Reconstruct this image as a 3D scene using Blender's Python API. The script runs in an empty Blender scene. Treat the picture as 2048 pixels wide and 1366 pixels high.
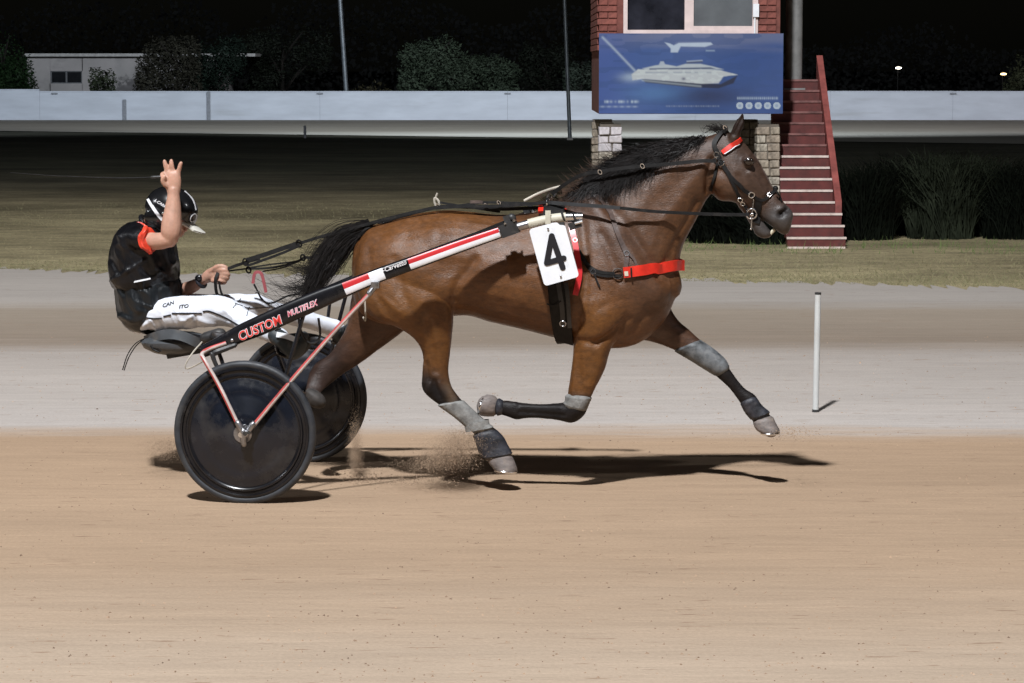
import bpy, bmesh, math, random
import numpy as np
from mathutils import Vector, Matrix
from mathutils.bvhtree import BVHTree
random.seed(7); RNG = np.random.default_rng(7)
SC = bpy.context.scene
COL = SC.collection
pi = math.pi

# ------------------------------------------------------------------ camera
F_PX, CX, CY, HOR, CAMH = 5570.0, 1024.0, 683.0, 130.0, 2.1      # lens in pixels of the 2048 wide frame
PITCH = math.atan((CY - HOR) / F_PX)
cam_d = bpy.data.cameras.new('camera'); cam = bpy.data.objects.new('camera', cam_d); COL.objects.link(cam)
cam_d.sensor_width = 36.0; cam_d.lens = F_PX / 2048 * 36.0
cam_d.clip_start = 0.1; cam_d.clip_end = 3000
cam.location = (0, 0, CAMH); cam.rotation_euler = (pi / 2 - PITCH, 0, 0)
SC.camera = cam
# ------------------------------------------------------------------ night sky
world = bpy.data.worlds.new('World'); SC.world = world; world.use_nodes = True
wt = world.node_tree; wt.nodes.clear()
wo = wt.nodes.new('ShaderNodeOutputWorld'); bg = wt.nodes.new('ShaderNodeBackground')
sky = wt.nodes.new('ShaderNodeTexSky'); sky.sky_type = 'NISHITA'; sky.sun_disc = False
sky.sun_elevation = math.radians(30); sky.sun_rotation = math.radians(160)
bg.inputs['Strength'].default_value = 0.0004
wt.links.new(sky.outputs[0], bg.inputs[0]); wt.links.new(bg.outputs[0], wo.inputs[0])
# ------------------------------------------------------------------ track floodlights and added fill lamps (near masts unseen, not built)
def flood(name, loc, aim, power, cone, blend, size, col):
    d = bpy.data.lights.new(name, 'SPOT'); d.energy = power; d.spot_size = math.radians(cone); d.spot_blend = blend
    d.shadow_soft_size = size; d.color = col
    o = bpy.data.objects.new(name, d); COL.objects.link(o); o.location = loc
    o.rotation_euler = (Vector(aim) - Vector(loc)).to_track_quat('-Z', 'Y').to_euler()
    return o
flood('flood_and_fill_lamp', (-4.6, -4.0, 27.0), (0.0, 20.0, 0.0), 62000, 95, 0.9, 0.75, (0.95, 0.97, 1.0))
flood('flood_and_fill_lamp', (-4.6, -4.0, 27.0), (0.5, 35.0, 0.0), 28000, 52, 1.0, 0.75, (0.97, 0.98, 1.0))  # extra beam added beside the key to brighten the infield grass
flood('flood_and_fill_lamp', (30.0, 2.0, 20.0), (4.0, 20.0, 0.0), 2600, 100, 0.9, 0.4, (0.97, 0.97, 1.0))  # this lamp and the next are weak fill, added on either side
flood('flood_and_fill_lamp', (-34.0, 6.0, 20.0), (-4.0, 18.0, 0.0), 8000, 100, 0.9, 0.4, (0.92, 0.96, 1.0))
flood('flood_and_fill_lamp', (1.6, 79.0, 15.0), (3.0, 99.0, 0.0), 25000, 110, 0.5, 0.3, (0.86, 0.93, 1.0))
flood('flood_and_fill_lamp', (-22.0, 79.0, 15.0), (-24.0, 99.0, 0.0), 9500, 110, 0.5, 0.3, (0.78, 0.86, 1.0))
flood('flood_and_fill_lamp', (30.0, 79.0, 15.0), (28.0, 99.0, 0.0), 8500, 110, 0.5, 0.3, (0.98, 0.88, 0.96))
# ------------------------------------------------------------------ exposure
SC.view_settings.view_transform = 'Standard'; SC.view_settings.look = 'None'
SC.view_settings.exposure = 0.0; SC.view_settings.gamma = 1.0
SC.view_settings.use_curve_mapping = False
SC.cycles.use_denoising = True
SC.cycles.max_bounces = 6

# ------------------------------------------------------------------ picture <-> place
cp, sp_ = math.cos(PITCH), math.sin(PITCH)
CAM = np.array([0, 0, CAMH])
def ray(px, py):
    x = (px - CX) / F_PX; y = -(py - CY) / F_PX
    return np.array([x, y * sp_ + cp, y * cp - sp_])
def ground(px, py, z=0.0):
    d = ray(px, py); return CAM + d * ((z - CAMH) / d[2])
def at(px, py, Y):
    d = ray(px, py); return CAM + d * (Y / d[1])
def px_of(P):
    P = np.asarray(P, float); d = P - CAM
    f = d[..., 1] * cp - d[..., 2] * sp_; u = d[..., 1] * sp_ + d[..., 2] * cp
    return CX + F_PX * d[..., 0] / f, CY - F_PX * u / f
# frame of the racing horse: u forward, lat away from the camera, z up
ANG = math.radians(7)
HV = np.array([math.cos(ANG), -math.sin(ANG), 0]); NV = np.array([math.sin(ANG), math.cos(ANG), 0])
gw = ground(490, 1008)
ORI = gw + NV * 0.70 + HV * 1.45
RT = np.stack([HV, NV, np.array([0, 0, 1.0])])        # rows
def to_local(P): return (np.asarray(P) - ORI) @ RT.T
def to_world(P): return np.asarray(P) @ RT + ORI
def L(px, py, lat=0.0):
    d = ray(px, py); t = ((ORI - CAM) @ NV + lat) / (d @ NV)
    return to_local(CAM + d * t)
CAML = to_local(CAM)
PXM = 2.1 / (964 - 130.0)           # rough metres per pixel at the horse

# ------------------------------------------------------------------ meshes
def catmull(P, n):
    P = [np.asarray(p, float) for p in P]
    if len(P) == 1: return P
    out = []
    for i in range(len(P) - 1):
        p0 = P[i - 1] if i > 0 else 2 * P[0] - P[1]
        p1, p2 = P[i], P[i + 1]
        p3 = P[i + 2] if i + 2 < len(P) else 2 * P[-1] - P[-2]
        for k in range(n):
            t = k / n
            out.append(0.5 * (2 * p1 + (p2 - p0) * t + (2 * p0 - 5 * p1 + 4 * p2 - p3) * t * t + (3 * p1 - p0 - 3 * p2 + p3) * t ** 3))
    out.append(P[-1]); return out

class MB:
    def __init__(s): s.v = []; s.f = []; s.m = []; s.n = 0
    def add(s, V, Fs, m=0):
        V = np.asarray(V, float).reshape(-1, 3); s.v.append(V)
        for i, f in enumerate(Fs):
            s.f.append(tuple(int(k) + s.n for k in f)); s.m.append(m[i] if isinstance(m, (list, tuple, np.ndarray)) else m)
        s.n += len(V); return s
    def verts(s): return np.concatenate(s.v) if s.v else np.zeros((0, 3))
    def mesh(s, name, mats, smooth=True):
        me = bpy.data.meshes.new(name); me.from_pydata(s.verts().tolist(), [], s.f)
        for k in mats: me.materials.append(k)
        if len(mats) > 1: me.polygons.foreach_set('material_index', np.array(s.m, dtype=np.int32))
        me.polygons.foreach_set('use_smooth', np.full(len(s.f), smooth)); me.update(); return me

MW = Matrix(((HV[0], NV[0], 0, ORI[0]), (HV[1], NV[1], 0, ORI[1]), (0, 0, 1, ORI[2]), (0, 0, 0, 1)))
def link(name, me, root=None, local=False, sharp=None):
    o = bpy.data.objects.new(name, me); COL.objects.link(o)
    if local and root is None: o.matrix_world = MW
    if root is not None: o.parent = root
    if sharp is not None and me is not None:
        bm = bmesh.new(); bm.from_mesh(me)
        for e in bm.edges:
            if len(e.link_faces) == 2 and e.calc_face_angle(0) > math.radians(sharp): e.smooth = False
        bm.to_mesh(me); bm.free()
    return o
def build(mb, name, mats, root=None, local=False, smooth=True, sharp=40, recalc=True):
    if not isinstance(mats, (list, tuple)): mats = [mats]
    me = mb.mesh(name, mats, smooth)
    if recalc:
        bm = bmesh.new(); bm.from_mesh(me); bmesh.ops.recalc_face_normals(bm, faces=bm.faces[:]); bm.to_mesh(me); bm.free()
    return link(name, me, root, local, sharp)
def tag(o, label=None, cat=None, group=None, kind=None):
    if label: o['label'] = label
    if cat: o['category'] = cat
    if group: o['group'] = group
    if kind: o['kind'] = kind
    return o
def empty(name, M=None, loc=None):
    o = bpy.data.objects.new(name, None); COL.objects.link(o); o.empty_display_size = 0.1
    if M is not None: o.matrix_world = M
    if loc is not None: o.location = loc
    return o

def ringpts(c, a, b, n=20, ex=2.0, egg=0.0):
    out = []
    for k in range(n):
        t = 2 * pi * k / n; ct, st = math.cos(t), math.sin(t)
        ca = math.copysign(abs(ct) ** (2 / ex), ct); sa = math.copysign(abs(st) ** (2 / ex), st)
        out.append(c + a * ca + b * sa * (1 - egg * ca))
    return np.array(out)
def loft(rings, cap=True, closed=False):
    n = len(rings[0]); V = np.concatenate(rings); Fs = []
    m = len(rings)
    for i in range(m if closed else m - 1):
        j = (i + 1) % m
        for k in range(n):
            k2 = (k + 1) % n
            Fs.append((i * n + k, i * n + k2, j * n + k2, j * n + k))
    if cap and not closed:
        Fs.append(tuple(range(n))[::-1]); Fs.append(tuple((m - 1) * n + k for k in range(n)))
    return V, Fs
def pairloft(st, n=24, sub=4, ex=2.0, egg=0.0, lat=None):
    """stations ((front px),(back px), half width, lateral offset[, egg]) -> loft across the animal"""
    P = []
    for s in st:
        la = s[3] if len(s) > 3 else (lat or 0.0); eg = s[4] if len(s) > 4 else egg
        p1, p2 = L(*s[0], la), L(*s[1], la)
        P.append(np.concatenate([p1, p2, [s[2], eg]]))
    P = catmull(P, sub); rings = []
    for q in P:
        p1, p2, w, eg = q[:3], q[3:6], max(q[6], .004), q[7]
        rings.append(ringpts((p1 + p2) / 2, (p1 - p2) / 2, np.array([0, w, 0]), n, ex, eg))
    for end in (0, -1):                                  # rounded ends
        r = rings[end]; c = r.mean(0); nb = rings[1 if end == 0 else -2].mean(0); d = c - nb
        d = d / (np.linalg.norm(d) + 1e-9); s = np.linalg.norm(r - c, axis=1).min() * .5
        extra = [c + (r - c) * .8 + d * s * .55, c + (r - c) * .4 + d * s * .95]
        rings = (extra[::-1] + rings) if end == 0 else rings + extra
    return loft(rings)
def frames(P, up=None):
    P = [np.asarray(p, float) for p in P]; T = []
    for i in range(len(P)):
        a = P[max(i - 1, 0)]; b = P[min(i + 1, len(P) - 1)]; t = b - a; T.append(t / (np.linalg.norm(t) + 1e-12))
    u = np.array([0, 1.0, 0]) if up is None else np.asarray(up, float)
    if abs(u @ T[0]) > .9: u = np.array([1.0, 0, 0]) if abs(T[0][0]) < .9 else np.array([0, 0, 1.0])
    N = []
    for t in T:
        u = u - t * (u @ t); u = u / (np.linalg.norm(u) + 1e-12); N.append(u)
    return T, N, [np.cross(t, k) for t, k in zip(T, N)]
def tube(P, r, n=8, cap=True, flat=1.0, up=None, ph=0.0):
    T, N, B = frames(P, up); rings = []
    for i, p in enumerate(P):
        ri = r[i] if hasattr(r, '__len__') else r
        rings.append(np.array([np.asarray(p) + N[i] * math.cos(2 * pi * k / n + ph) * ri * flat + B[i] * math.sin(2 * pi * k / n + ph) * ri for k in range(n)]))
    return loft(rings, cap)
def rtube(P, R, n=12):
    """tube with hemispherical ends, radii interpolated"""
    P = [np.asarray(p, float) for p in P]; Q = catmull([np.append(p, r) for p, r in zip(P, R)], 5)
    pts = [q[:3] for q in Q]; rr = [q[3] for q in Q]
    d0 = pts[0] - pts[1]; d0 /= np.linalg.norm(d0); d1 = pts[-1] - pts[-2]; d1 /= np.linalg.norm(d1)
    pre = [(pts[0] + d0 * rr[0] * s, rr[0] * c) for s, c in ((.95, .3), (.7, .7))]
    post = [(pts[-1] + d1 * rr[-1] * s, rr[-1] * c) for s, c in ((.7, .7), (.95, .3))]
    pts = [a for a, _ in pre] + pts + [a for a, _ in post]; rr = [b for _, b in pre] + rr + [b for _, b in post]
    return tube(pts, rr, n)
def strap(P, Nrm, w, th):
    """flat strap: rectangle swept along P, Nrm = outward normal per point"""
    P = np.asarray(P, float); Nrm = np.asarray(Nrm, float); rings = []
    for i in range(len(P)):
        t = P[min(i + 1, len(P) - 1)] - P[max(i - 1, 0)]; t /= np.linalg.norm(t) + 1e-12
        nn = Nrm[i] - t * (Nrm[i] @ t); nn /= np.linalg.norm(nn) + 1e-12; s = np.cross(t, nn)
        wi = w[i] if hasattr(w, '__len__') else w
        rings.append(np.array([P[i] + s * wi / 2 - nn * th * .5, P[i] + s * wi / 2 + nn * th * .5, P[i] - s * wi / 2 + nn * th * .5, P[i] - s * wi / 2 - nn * th * .5]))
    return loft(rings)
def box(c, s, R=None):
    c = np.asarray(c, float); s = np.asarray(s, float) / 2
    V = np.array([[x, y, z] for x in (-1, 1) for y in (-1, 1) for z in (-1, 1)]) * s
    if R is not None: V = V @ np.asarray(R)
    return V + c, [(0, 1, 3, 2), (4, 6, 7, 5), (0, 4, 5, 1), (2, 3, 7, 6), (0, 2, 6, 4), (1, 5, 7, 3)]
def boxmm(a, b):
    a = np.asarray(a, float); b = np.asarray(b, float); return box((a + b) / 2, np.abs(b - a))
def ellipsoid(c, r, n=20, m=12, R=None):
    V = []; Fs = []
    for i in range(m + 1):
        ph = pi * i / m
        for k in range(n):
            t = 2 * pi * k / n; V.append([math.sin(ph) * math.cos(t), math.sin(ph) * math.sin(t), math.cos(ph)])
    V = np.array(V) * np.asarray(r)
    if R is not None: V = V @ np.asarray(R)
    for i in range(m):
        for k in range(n): Fs.append((i * n + k, i * n + (k + 1) % n, (i + 1) * n + (k + 1) % n, (i + 1) * n + k))
    return V + np.asarray(c), Fs
def lathe(prof, c, n=64, axis=1):
    """profile (radius, offset along lateral axis) turned round the lateral axis"""
    rings = []
    for r, o in prof:
        rings.append(np.array([c + np.array([r * math.cos(2 * pi * k / n), o, r * math.sin(2 * pi * k / n)]) for k in range(n)]))
    return loft(rings, cap=False)
def torus(c, R, r, ax, n=24, m=8, squash=1.0):
    ax = np.asarray(ax, float); ax /= np.linalg.norm(ax)
    u = np.cross(ax, [0.3, 0.9, 0.2]); u /= np.linalg.norm(u); v = np.cross(ax, u)
    P = [np.asarray(c) + (u * math.cos(2 * pi * k / n) + v * math.sin(2 * pi * k / n) * squash) * R for k in range(n)]
    rings = []
    for k in range(n):
        rad = P[k] - np.asarray(c); rad /= np.linalg.norm(rad)
        rings.append(np.array([P[k] + (rad * math.cos(2 * pi * j / m) + ax * math.sin(2 * pi * j / m)) * r for j in range(m)]))
    return loft(rings, cap=False, closed=True)
def polyslab(pts2, to3, depth, nrm):
    """closed outline (list of 2d) -> slab; to3 maps 2d to 3d"""
    A = np.array([to3(*p) for p in pts2]); B = A + np.asarray(nrm) * depth; n = len(A)
    Fs = [tuple(range(n)), tuple(range(n, 2 * n))[::-1]] + [(k, n + k, n + (k + 1) % n, (k + 1) % n) for k in range(n)]
    return np.concatenate([A, B]), Fs

def remesh(mb, voxel, smooth_it=8, fac=.5):
    me = mb.mesh('tmp', [])
    bm = bmesh.new(); bm.from_mesh(me); bmesh.ops.recalc_face_normals(bm, faces=bm.faces[:]); bm.to_mesh(me); bm.free()
    o = bpy.data.objects.new('tmp', me); COL.objects.link(o)
    r = o.modifiers.new('r', 'REMESH'); r.mode = 'VOXEL'; r.voxel_size = voxel; r.use_smooth_shade = True
    s = o.modifiers.new('s', 'SMOOTH'); s.factor = fac; s.iterations = smooth_it
    dg = bpy.context.evaluated_depsgraph_get()
    res = bpy.data.meshes.new_from_object(o.evaluated_get(dg))
    bpy.data.objects.remove(o); bpy.data.meshes.remove(me)
    return res
def getv(me):
    a = np.empty(len(me.vertices) * 3); me.vertices.foreach_get('co', a); return a.reshape(-1, 3)
def setv(me, V): me.vertices.foreach_set('co', np.ascontiguousarray(V, dtype=np.float32).ravel()); me.update()
def getn(me):
    a = np.empty(len(me.vertices) * 3, dtype=np.float32); me.vertex_normals.foreach_get('vector', a); return a.reshape(-1, 3).astype(float)
def setcol(me, C, name='paint'):
    at_ = me.color_attributes.new(name, 'FLOAT_COLOR', 'POINT')
    at_.data.foreach_set('color', np.ascontiguousarray(np.concatenate([C, np.ones((len(C), 1))], 1), dtype=np.float32).ravel())
def segdist(P, poly):
    """distance of 2d points to a polyline"""
    d = np.full(len(P), 1e9)
    for a, b in zip(poly[:-1], poly[1:]):
        a = np.asarray(a, float); b = np.asarray(b, float); ab = b - a
        t = np.clip(((P - a) @ ab) / (ab @ ab + 1e-12), 0, 1); q = a + t[:, None] * ab
        d = np.minimum(d, np.hypot(P[:, 0] - q[:, 0], P[:, 1] - q[:, 1]))
    return d
def sstep(a, b, x): t = np.clip((x - a) / (b - a), 0, 1); return t * t * (3 - 2 * t)
def vnoise(P, seed=0):
    """cheap smooth value noise, numpy"""
    P = np.asarray(P, float); i = np.floor(P).astype(np.int64); f = P - i; f = f * f * (3 - 2 * f); r = np.zeros(len(P))
    def h(a):
        n = (a[:, 0] * 374761393 + a[:, 1] * 668265263 + a[:, 2] * 2147483647 + seed * 974711) & 0x7fffffff
        n = ((n ^ (n >> 13)) * 1274126177) & 0x7fffffff; return ((n ^ (n >> 16)) & 0xffff) / 65535.0
    for dx in (0, 1):
        for dy in (0, 1):
            for dz in (0, 1):
                w = (f[:, 0] if dx else 1 - f[:, 0]) * (f[:, 1] if dy else 1 - f[:, 1]) * (f[:, 2] if dz else 1 - f[:, 2])
                r += w * h(i + np.array([dx, dy, dz]))
    return r * 2 - 1

# ------------------------------------------------------------------ materials
def mat(name, col, rough=.6, metal=0.0, spec=.5, var=.12, vscale=(8, 8, 8), bump=0.0, bscale=(60, 60, 60), col2=None, coat=0.0, attr=None, sheen=0.0, detail=6, dirt=None):
    m = bpy.data.materials.new(name); m.use_nodes = True; nt = m.node_tree; N = nt.nodes; K = nt.links
    b = N['Principled BSDF']; b.inputs['Roughness'].default_value = rough; b.inputs['Metallic'].default_value = metal
    b.inputs['Specular IOR Level'].default_value = spec; b.inputs['Coat Weight'].default_value = coat; b.inputs['Coat Roughness'].default_value = .25
    b.inputs['Sheen Weight'].default_value = sheen
    tc = N.new('ShaderNodeTexCoord')
    def nz(sc, det=detail, ro=.6):
        mp = N.new('ShaderNodeMapping'); mp.inputs['Scale'].default_value = sc; K.new(tc.outputs['Object'], mp.inputs[0])
        t = N.new('ShaderNodeTexNoise'); t.inputs['Scale'].default_value = 1; t.inputs['Detail'].default_value = det; t.inputs['Roughness'].default_value = ro
        K.new(mp.outputs[0], t.inputs['Vector']); return t
    c = tuple(col); c2 = col2 or tuple(min(1, x * (1 + 2 * var)) for x in c); c1 = c if col2 else tuple(x * (1 - 1.6 * var) for x in c)
    t = nz(vscale)
    rp = N.new('ShaderNodeMapRange'); rp.inputs['From Min'].default_value = .3; rp.inputs['From Max'].default_value = .7; K.new(t.outputs['Fac'], rp.inputs['Value'])
    mx = N.new('ShaderNodeMix'); mx.data_type = 'RGBA'; K.new(rp.outputs[0], mx.inputs['Factor'])
    if attr:
        a = N.new('ShaderNodeAttribute'); a.attribute_name = attr
        for k, s in ((6, 1 - 1.6 * var), (7, 1 + 1.6 * var)):
            v = N.new('ShaderNodeVectorMath'); v.operation = 'SCALE'; v.inputs['Scale'].default_value = s; K.new(a.outputs['Color'], v.inputs[0]); K.new(v.outputs[0], mx.inputs[k])
    else:
        mx.inputs[6].default_value = (*c1, 1); mx.inputs[7].default_value = (*c2, 1)
    out = mx.outputs[2]
    if dirt:
        dcol, amount, dsc = dirt; td = nz(dsc, 8, .65)
        r2 = N.new('ShaderNodeMapRange'); r2.inputs['From Min'].default_value = .62 - amount * .35; r2.inputs['From Max'].default_value = .8; K.new(td.outputs['Fac'], r2.inputs['Value'])
        m2 = N.new('ShaderNodeMix'); m2.data_type = 'RGBA'; K.new(r2.outputs[0], m2.inputs['Factor']); K.new(out, m2.inputs[6]); m2.inputs[7].default_value = (*dcol, 1); out = m2.outputs[2]
        rr = N.new('ShaderNodeMapRange'); rr.inputs['To Min'].default_value = rough; rr.inputs['To Max'].default_value = min(1, rough + .35); K.new(r2.outputs[0], rr.inputs['Value']); K.new(rr.outputs[0], b.inputs['Roughness'])
    K.new(out, b.inputs['Base Color'])
    if bump:
        t3 = nz(bscale, 5, .6); bp = N.new('ShaderNodeBump'); bp.inputs['Strength'].default_value = min(1, bump); bp.inputs['Distance'].default_value = .01
        K.new(t3.outputs['Fac'], bp.inputs['Height']); K.new(bp.outputs[0], b.inputs['Normal'])
    return m
def emit(name, col, s):
    m = bpy.data.materials.new(name); m.use_nodes = True; b = m.node_tree.nodes['Principled BSDF']
    b.inputs['Base Color'].default_value = (.8, .8, .8, 1); b.inputs['Emission Color'].default_value = (*col, 1); b.inputs['Emission Strength'].default_value = s; return m
DUST = (.36, .28, .2)
M = {}
M['black_leather'] = mat('black_leather', (.009, .0085, .0085), .55, var=.3, spec=.22, vscale=(30, 30, 30), bump=.15, bscale=(300, 300, 300), dirt=((.035, .03, .026), .15, (20, 20, 20)))
M['brown_leather'] = mat('brown_leather', (.075, .05, .042), .45, var=.25, vscale=(30, 30, 30), bump=.15)
M['red_vinyl'] = mat('red_vinyl', (.62, .025, .012), .42, var=.12, vscale=(20, 20, 20), coat=.2)
M['chrome'] = mat('chrome', (.75, .75, .76), .22, metal=1, var=.1)
M['steel'] = mat('steel', (.42, .42, .44), .36, metal=1, var=.2, dirt=((.2, .17, .14), .3, (25, 25, 25)))
M['carbon'] = mat('black_carbon', (.008, .008, .010), .25, var=.3, spec=.4, coat=.2, dirt=((.035, .03, .028), .1, (12, 12, 12)))
M['white_paint'] = mat('white_gloss_paint', (.8, .8, .83), .3, var=.04, coat=.3)
M['red_paint'] = mat('red_gloss_paint', (.55, .03, .035), .3, var=.1, coat=.3)
M['stay_white'] = mat('dusty_white_paint', (.52, .45, .42), .4, var=.12, vscale=(12, 12, 12), dirt=((.40, .22, .19), .3, (14, 14, 14))); M['stay_red'] = mat('dusty_red_paint', (.40, .055, .05), .4, var=.15, vscale=(12, 12, 12), dirt=((.42, .22, .18), .3, (14, 14, 14)))
M['cream'] = mat('cream_tape', (.55, .52, .42), .5, var=.1)
M['plate_white'] = mat('plate_white', (.82, .84, .88), .35, var=.03, vscale=(10, 10, 10), dirt=((.5, .5, .5), .1, (9, 9, 9)))
M['print_black'] = mat('print_black', (.012, .012, .016), .45, var=.1)
M['rubber'] = mat('rubber', (.028, .031, .037), .5, var=.25, vscale=(15, 15, 15), bump=.1, dirt=((.06, .058, .056), .3, (9, 9, 9)))
M['wheel_disc'] = mat('wheel_disc', (.007, .009, .015), .24, var=.3, vscale=(5, 5, 5), coat=.2, dirt=((.045, .042, .040), .35, (7, 7, 7)))
M['grey_plastic'] = mat('grey_plastic', (.075, .082, .09), .42, var=.2, dirt=((.15, .13, .11), .25, (10, 10, 10)))
M['dark_plastic'] = mat('dark_plastic', (.025, .025, .026), .45, var=.2, dirt=((.08, .07, .06), .2, (14, 14, 14)))
M['skin'] = mat('skin', (.47, .265, .19), .5, var=.1, vscale=(25, 25, 25), bump=.08, bscale=(120, 120, 120)); M['skin'].node_tree.nodes['Principled BSDF'].inputs['Subsurface Weight'].default_value = .08
M['vest'] = mat('black_satin', (.006, .006, .0075), .34, var=.3, spec=.35, vscale=(6, 6, 12), bump=.5, bscale=(30, 30, 18))
M['skirt'] = mat('black_nylon', (.007, .009, .011), .36, var=.3, vscale=(6, 6, 12), bump=.5, bscale=(22, 22, 9))
M['red_satin'] = mat('red_satin', (.75, .06, .03), .3, var=.2, vscale=(30, 30, 30), bump=.6, bscale=(40, 40, 40))
M['trousers'] = mat('white_trousers', (.70, .73, .80), .65, var=.05, vscale=(12, 12, 12), bump=.22, bscale=(20, 20, 20), dirt=((.33, .27, .24), .06, (6, 6, 6)))
M['helmet'] = mat('helmet_shell', (.008, .008, .009), .16, var=.2, coat=.6)
M['visor'] = mat('visor', (.6, .58, .52), .4, var=.06)
M['boot'] = mat('riding_boot', (.03, .038, .043), .5, var=.3, dirt=((.16, .15, .14), .3, (20, 20, 20)))
M['wrap'] = mat('grey_bandage', (.20, .198, .19), .75, var=.25, vscale=(25, 25, 25), bump=.4, bscale=(90, 90, 90), dirt=((.12, .11, .10), .3, (20, 20, 20)))
M['knee_boot'] = mat('knee_boot', (.11, .118, .125), .55, var=.45, vscale=(16, 16, 16), bump=.2, dirt=((.24, .24, .24), .3, (18, 18, 18)))
M['ankle_boot'] = mat('ankle_boot', (.022, .023, .03), .5, var=.4, vscale=(25, 25, 25), bump=.3, dirt=((.10, .09, .09), .25, (20, 20, 20)))
M['hoof'] = mat('hoof_horn', (.17, .145, .135), .6, var=.25, vscale=(20, 20, 60), bump=.2, dirt=((.27, .22, .18), .3, (25, 25, 25)))
M['hair'] = mat('black_hair', (.0075, .0060, .0058), .5, var=.55, vscale=(20, 20, 20), spec=.3)
M['brown_hair'] = mat('brown_hair', (.06, .032, .02), .5, var=.4, vscale=(20, 20, 20))
M['eye'] = mat('eye', (.012, .007, .005), .06, var=.1, coat=1)
M['rope'] = mat('pale_rope', (.42, .38, .32), .8, var=.2)
# ================================================================== THE SETTING
def struct(o): o['kind'] = 'structure'; return o
def ramp_ground(name, stops, streak, bump, fine=(60, 60, 60), rough=.95, speck=None, wob=.6, s1=(.7, 7, 1), s2=(3, 26, 1)):
    """soil whose strips follow the distance across the track (world Y) with wavy edges and raked streaks along it"""
    m = bpy.data.materials.new(name); m.use_nodes = True; nt = m.node_tree; N = nt.nodes; K = nt.links
    b = N['Principled BSDF']; b.inputs['Roughness'].default_value = rough; b.inputs['Specular IOR Level'].default_value = .2
    tc = N.new('ShaderNodeTexCoord')
    def nz(sc, det=6, ro=.62):
        mp = N.new('ShaderNodeMapping'); mp.inputs['Scale'].default_value = sc; K.new(tc.outputs['Object'], mp.inputs[0])
        t = N.new('ShaderNodeTexNoise'); t.inputs['Scale'].default_value = 1; t.inputs['Detail'].default_value = det; t.inputs['Roughness'].default_value = ro; K.new(mp.outputs[0], t.inputs['Vector']); return t.outputs['Fac']
    def mth(op, a, bb):
        q = N.new('ShaderNodeMath'); q.operation = op
        for i, x in enumerate((a, bb)):
            if isinstance(x, (int, float)): q.inputs[i].default_value = x
            else: K.new(x, q.inputs[i])
        return q.outputs[0]
    sx = N.new('ShaderNodeSeparateXYZ'); K.new(tc.outputs['Object'], sx.inputs[0])
    w = mth('MULTIPLY', mth('SUBTRACT', nz((.12, .9, 1)), .5), wob * 2.2)
    w2 = mth('MULTIPLY', mth('SUBTRACT', nz((1.6, 9, 1)), .5), wob * .5)
    y = mth('ADD', mth('ADD', sx.outputs[1], w), w2)
    lo, hi = stops[0][0], stops[-1][0]
    mr = N.new('ShaderNodeMapRange'); mr.inputs['From Min'].default_value = lo; mr.inputs['From Max'].default_value = hi; K.new(y, mr.inputs['Value'])
    cr = N.new('ShaderNodeValToRGB'); K.new(mr.outputs[0], cr.inputs[0]); e = cr.color_ramp.elements
    while len(e) > 1: e.remove(e[-1])
    for i, (p, c) in enumerate(stops):
        if i == 0: e[0].position = 0; e[0].color = (*c, 1)
        else: e.new((p - lo) / (hi - lo)).color = (*c, 1)
    def var(inp, f, amt):
        r = N.new('ShaderNodeMapRange'); r.inputs['From Min'].default_value = .3; r.inputs['From Max'].default_value = .7; r.inputs['To Min'].default_value = 1 - amt; r.inputs['To Max'].default_value = 1 + amt; K.new(f, r.inputs['Value'])
        v = N.new('ShaderNodeVectorMath'); v.operation = 'SCALE'; K.new(inp, v.inputs[0]); K.new(r.outputs[0], v.inputs['Scale']); return v.outputs[0]
    c = var(cr.outputs[0], nz(s1, 8, .7), streak); c = var(c, nz(s2, 6, .65), streak * .7); c = var(c, nz(fine, 4, .7), streak * 1.1); c = var(c, nz((.25, .5, 1), 3), streak * (.6 if wob < 1 else 1.1))
    if speck:
        f = nz((5, 26, 1), 3, .55); r = N.new('ShaderNodeMapRange'); r.inputs['From Min'].default_value = .645; r.inputs['From Max'].default_value = .72; K.new(f, r.inputs['Value'])
        mx = N.new('ShaderNodeMix'); mx.data_type = 'RGBA'; K.new(r.outputs[0], mx.inputs['Factor']); K.new(c, mx.inputs[6]); mx.inputs[7].default_value = (*speck, 1); c = mx.outputs[2]
    K.new(c, b.inputs['Base Color'])
    if bump:
        h = mth('ADD', nz((4, 16, 4), 8, .7), mth('MULTIPLY', nz((40, 60, 40), 3, .6), .35)); bp = N.new('ShaderNodeBump'); bp.inputs['Strength'].default_value = bump; bp.inputs['Distance'].default_value = .03
        K.new(h, bp.inputs['Height']); K.new(bp.outputs[0], b.inputs['Normal'])
    return m
SAND = (.395, .282, .192); GREY = (.40, .36, .325); BRN = (.26, .208, .162)
# near edge of the infield grass, follows the slightly oblique verge
e0, e1 = ground(0, 538)[1], ground(2048, 574)[1]; x0_, x1_ = ground(0, 538)[0], ground(2048, 574)[0]
def verge(x): return e0 + (e1 - e0) * (x - x0_) / (x1_ - x0_)
Y_S = ground(1024, 866)[1]; Y_B0 = ground(1024, 690)[1]; Y_B1 = ground(1024, 608)[1]
trk = ramp_ground('track_soil', [(0, (.41, .318, .238)), (9.6, (.41, .318, .238)), (11.6, SAND), (Y_S - .25, (.385, .268, .178)), (Y_S + .25, (.45, .405, .372)), (Y_S + 2.0, (.42, .375, .34)), (Y_B0 - .7, (.375, .33, .295)), (Y_B0 + .2, BRN), (Y_B1 - .6, (.32, .265, .21)), (Y_B1 + .3, GREY), (40, GREY)], .085, .35, wob=.7, speck=(.25, .165, .11))
tm = MB(); xs = np.concatenate([[-120, -60, -30], np.arange(-10, 10.001, .05), [30, 60, 120]])
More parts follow.
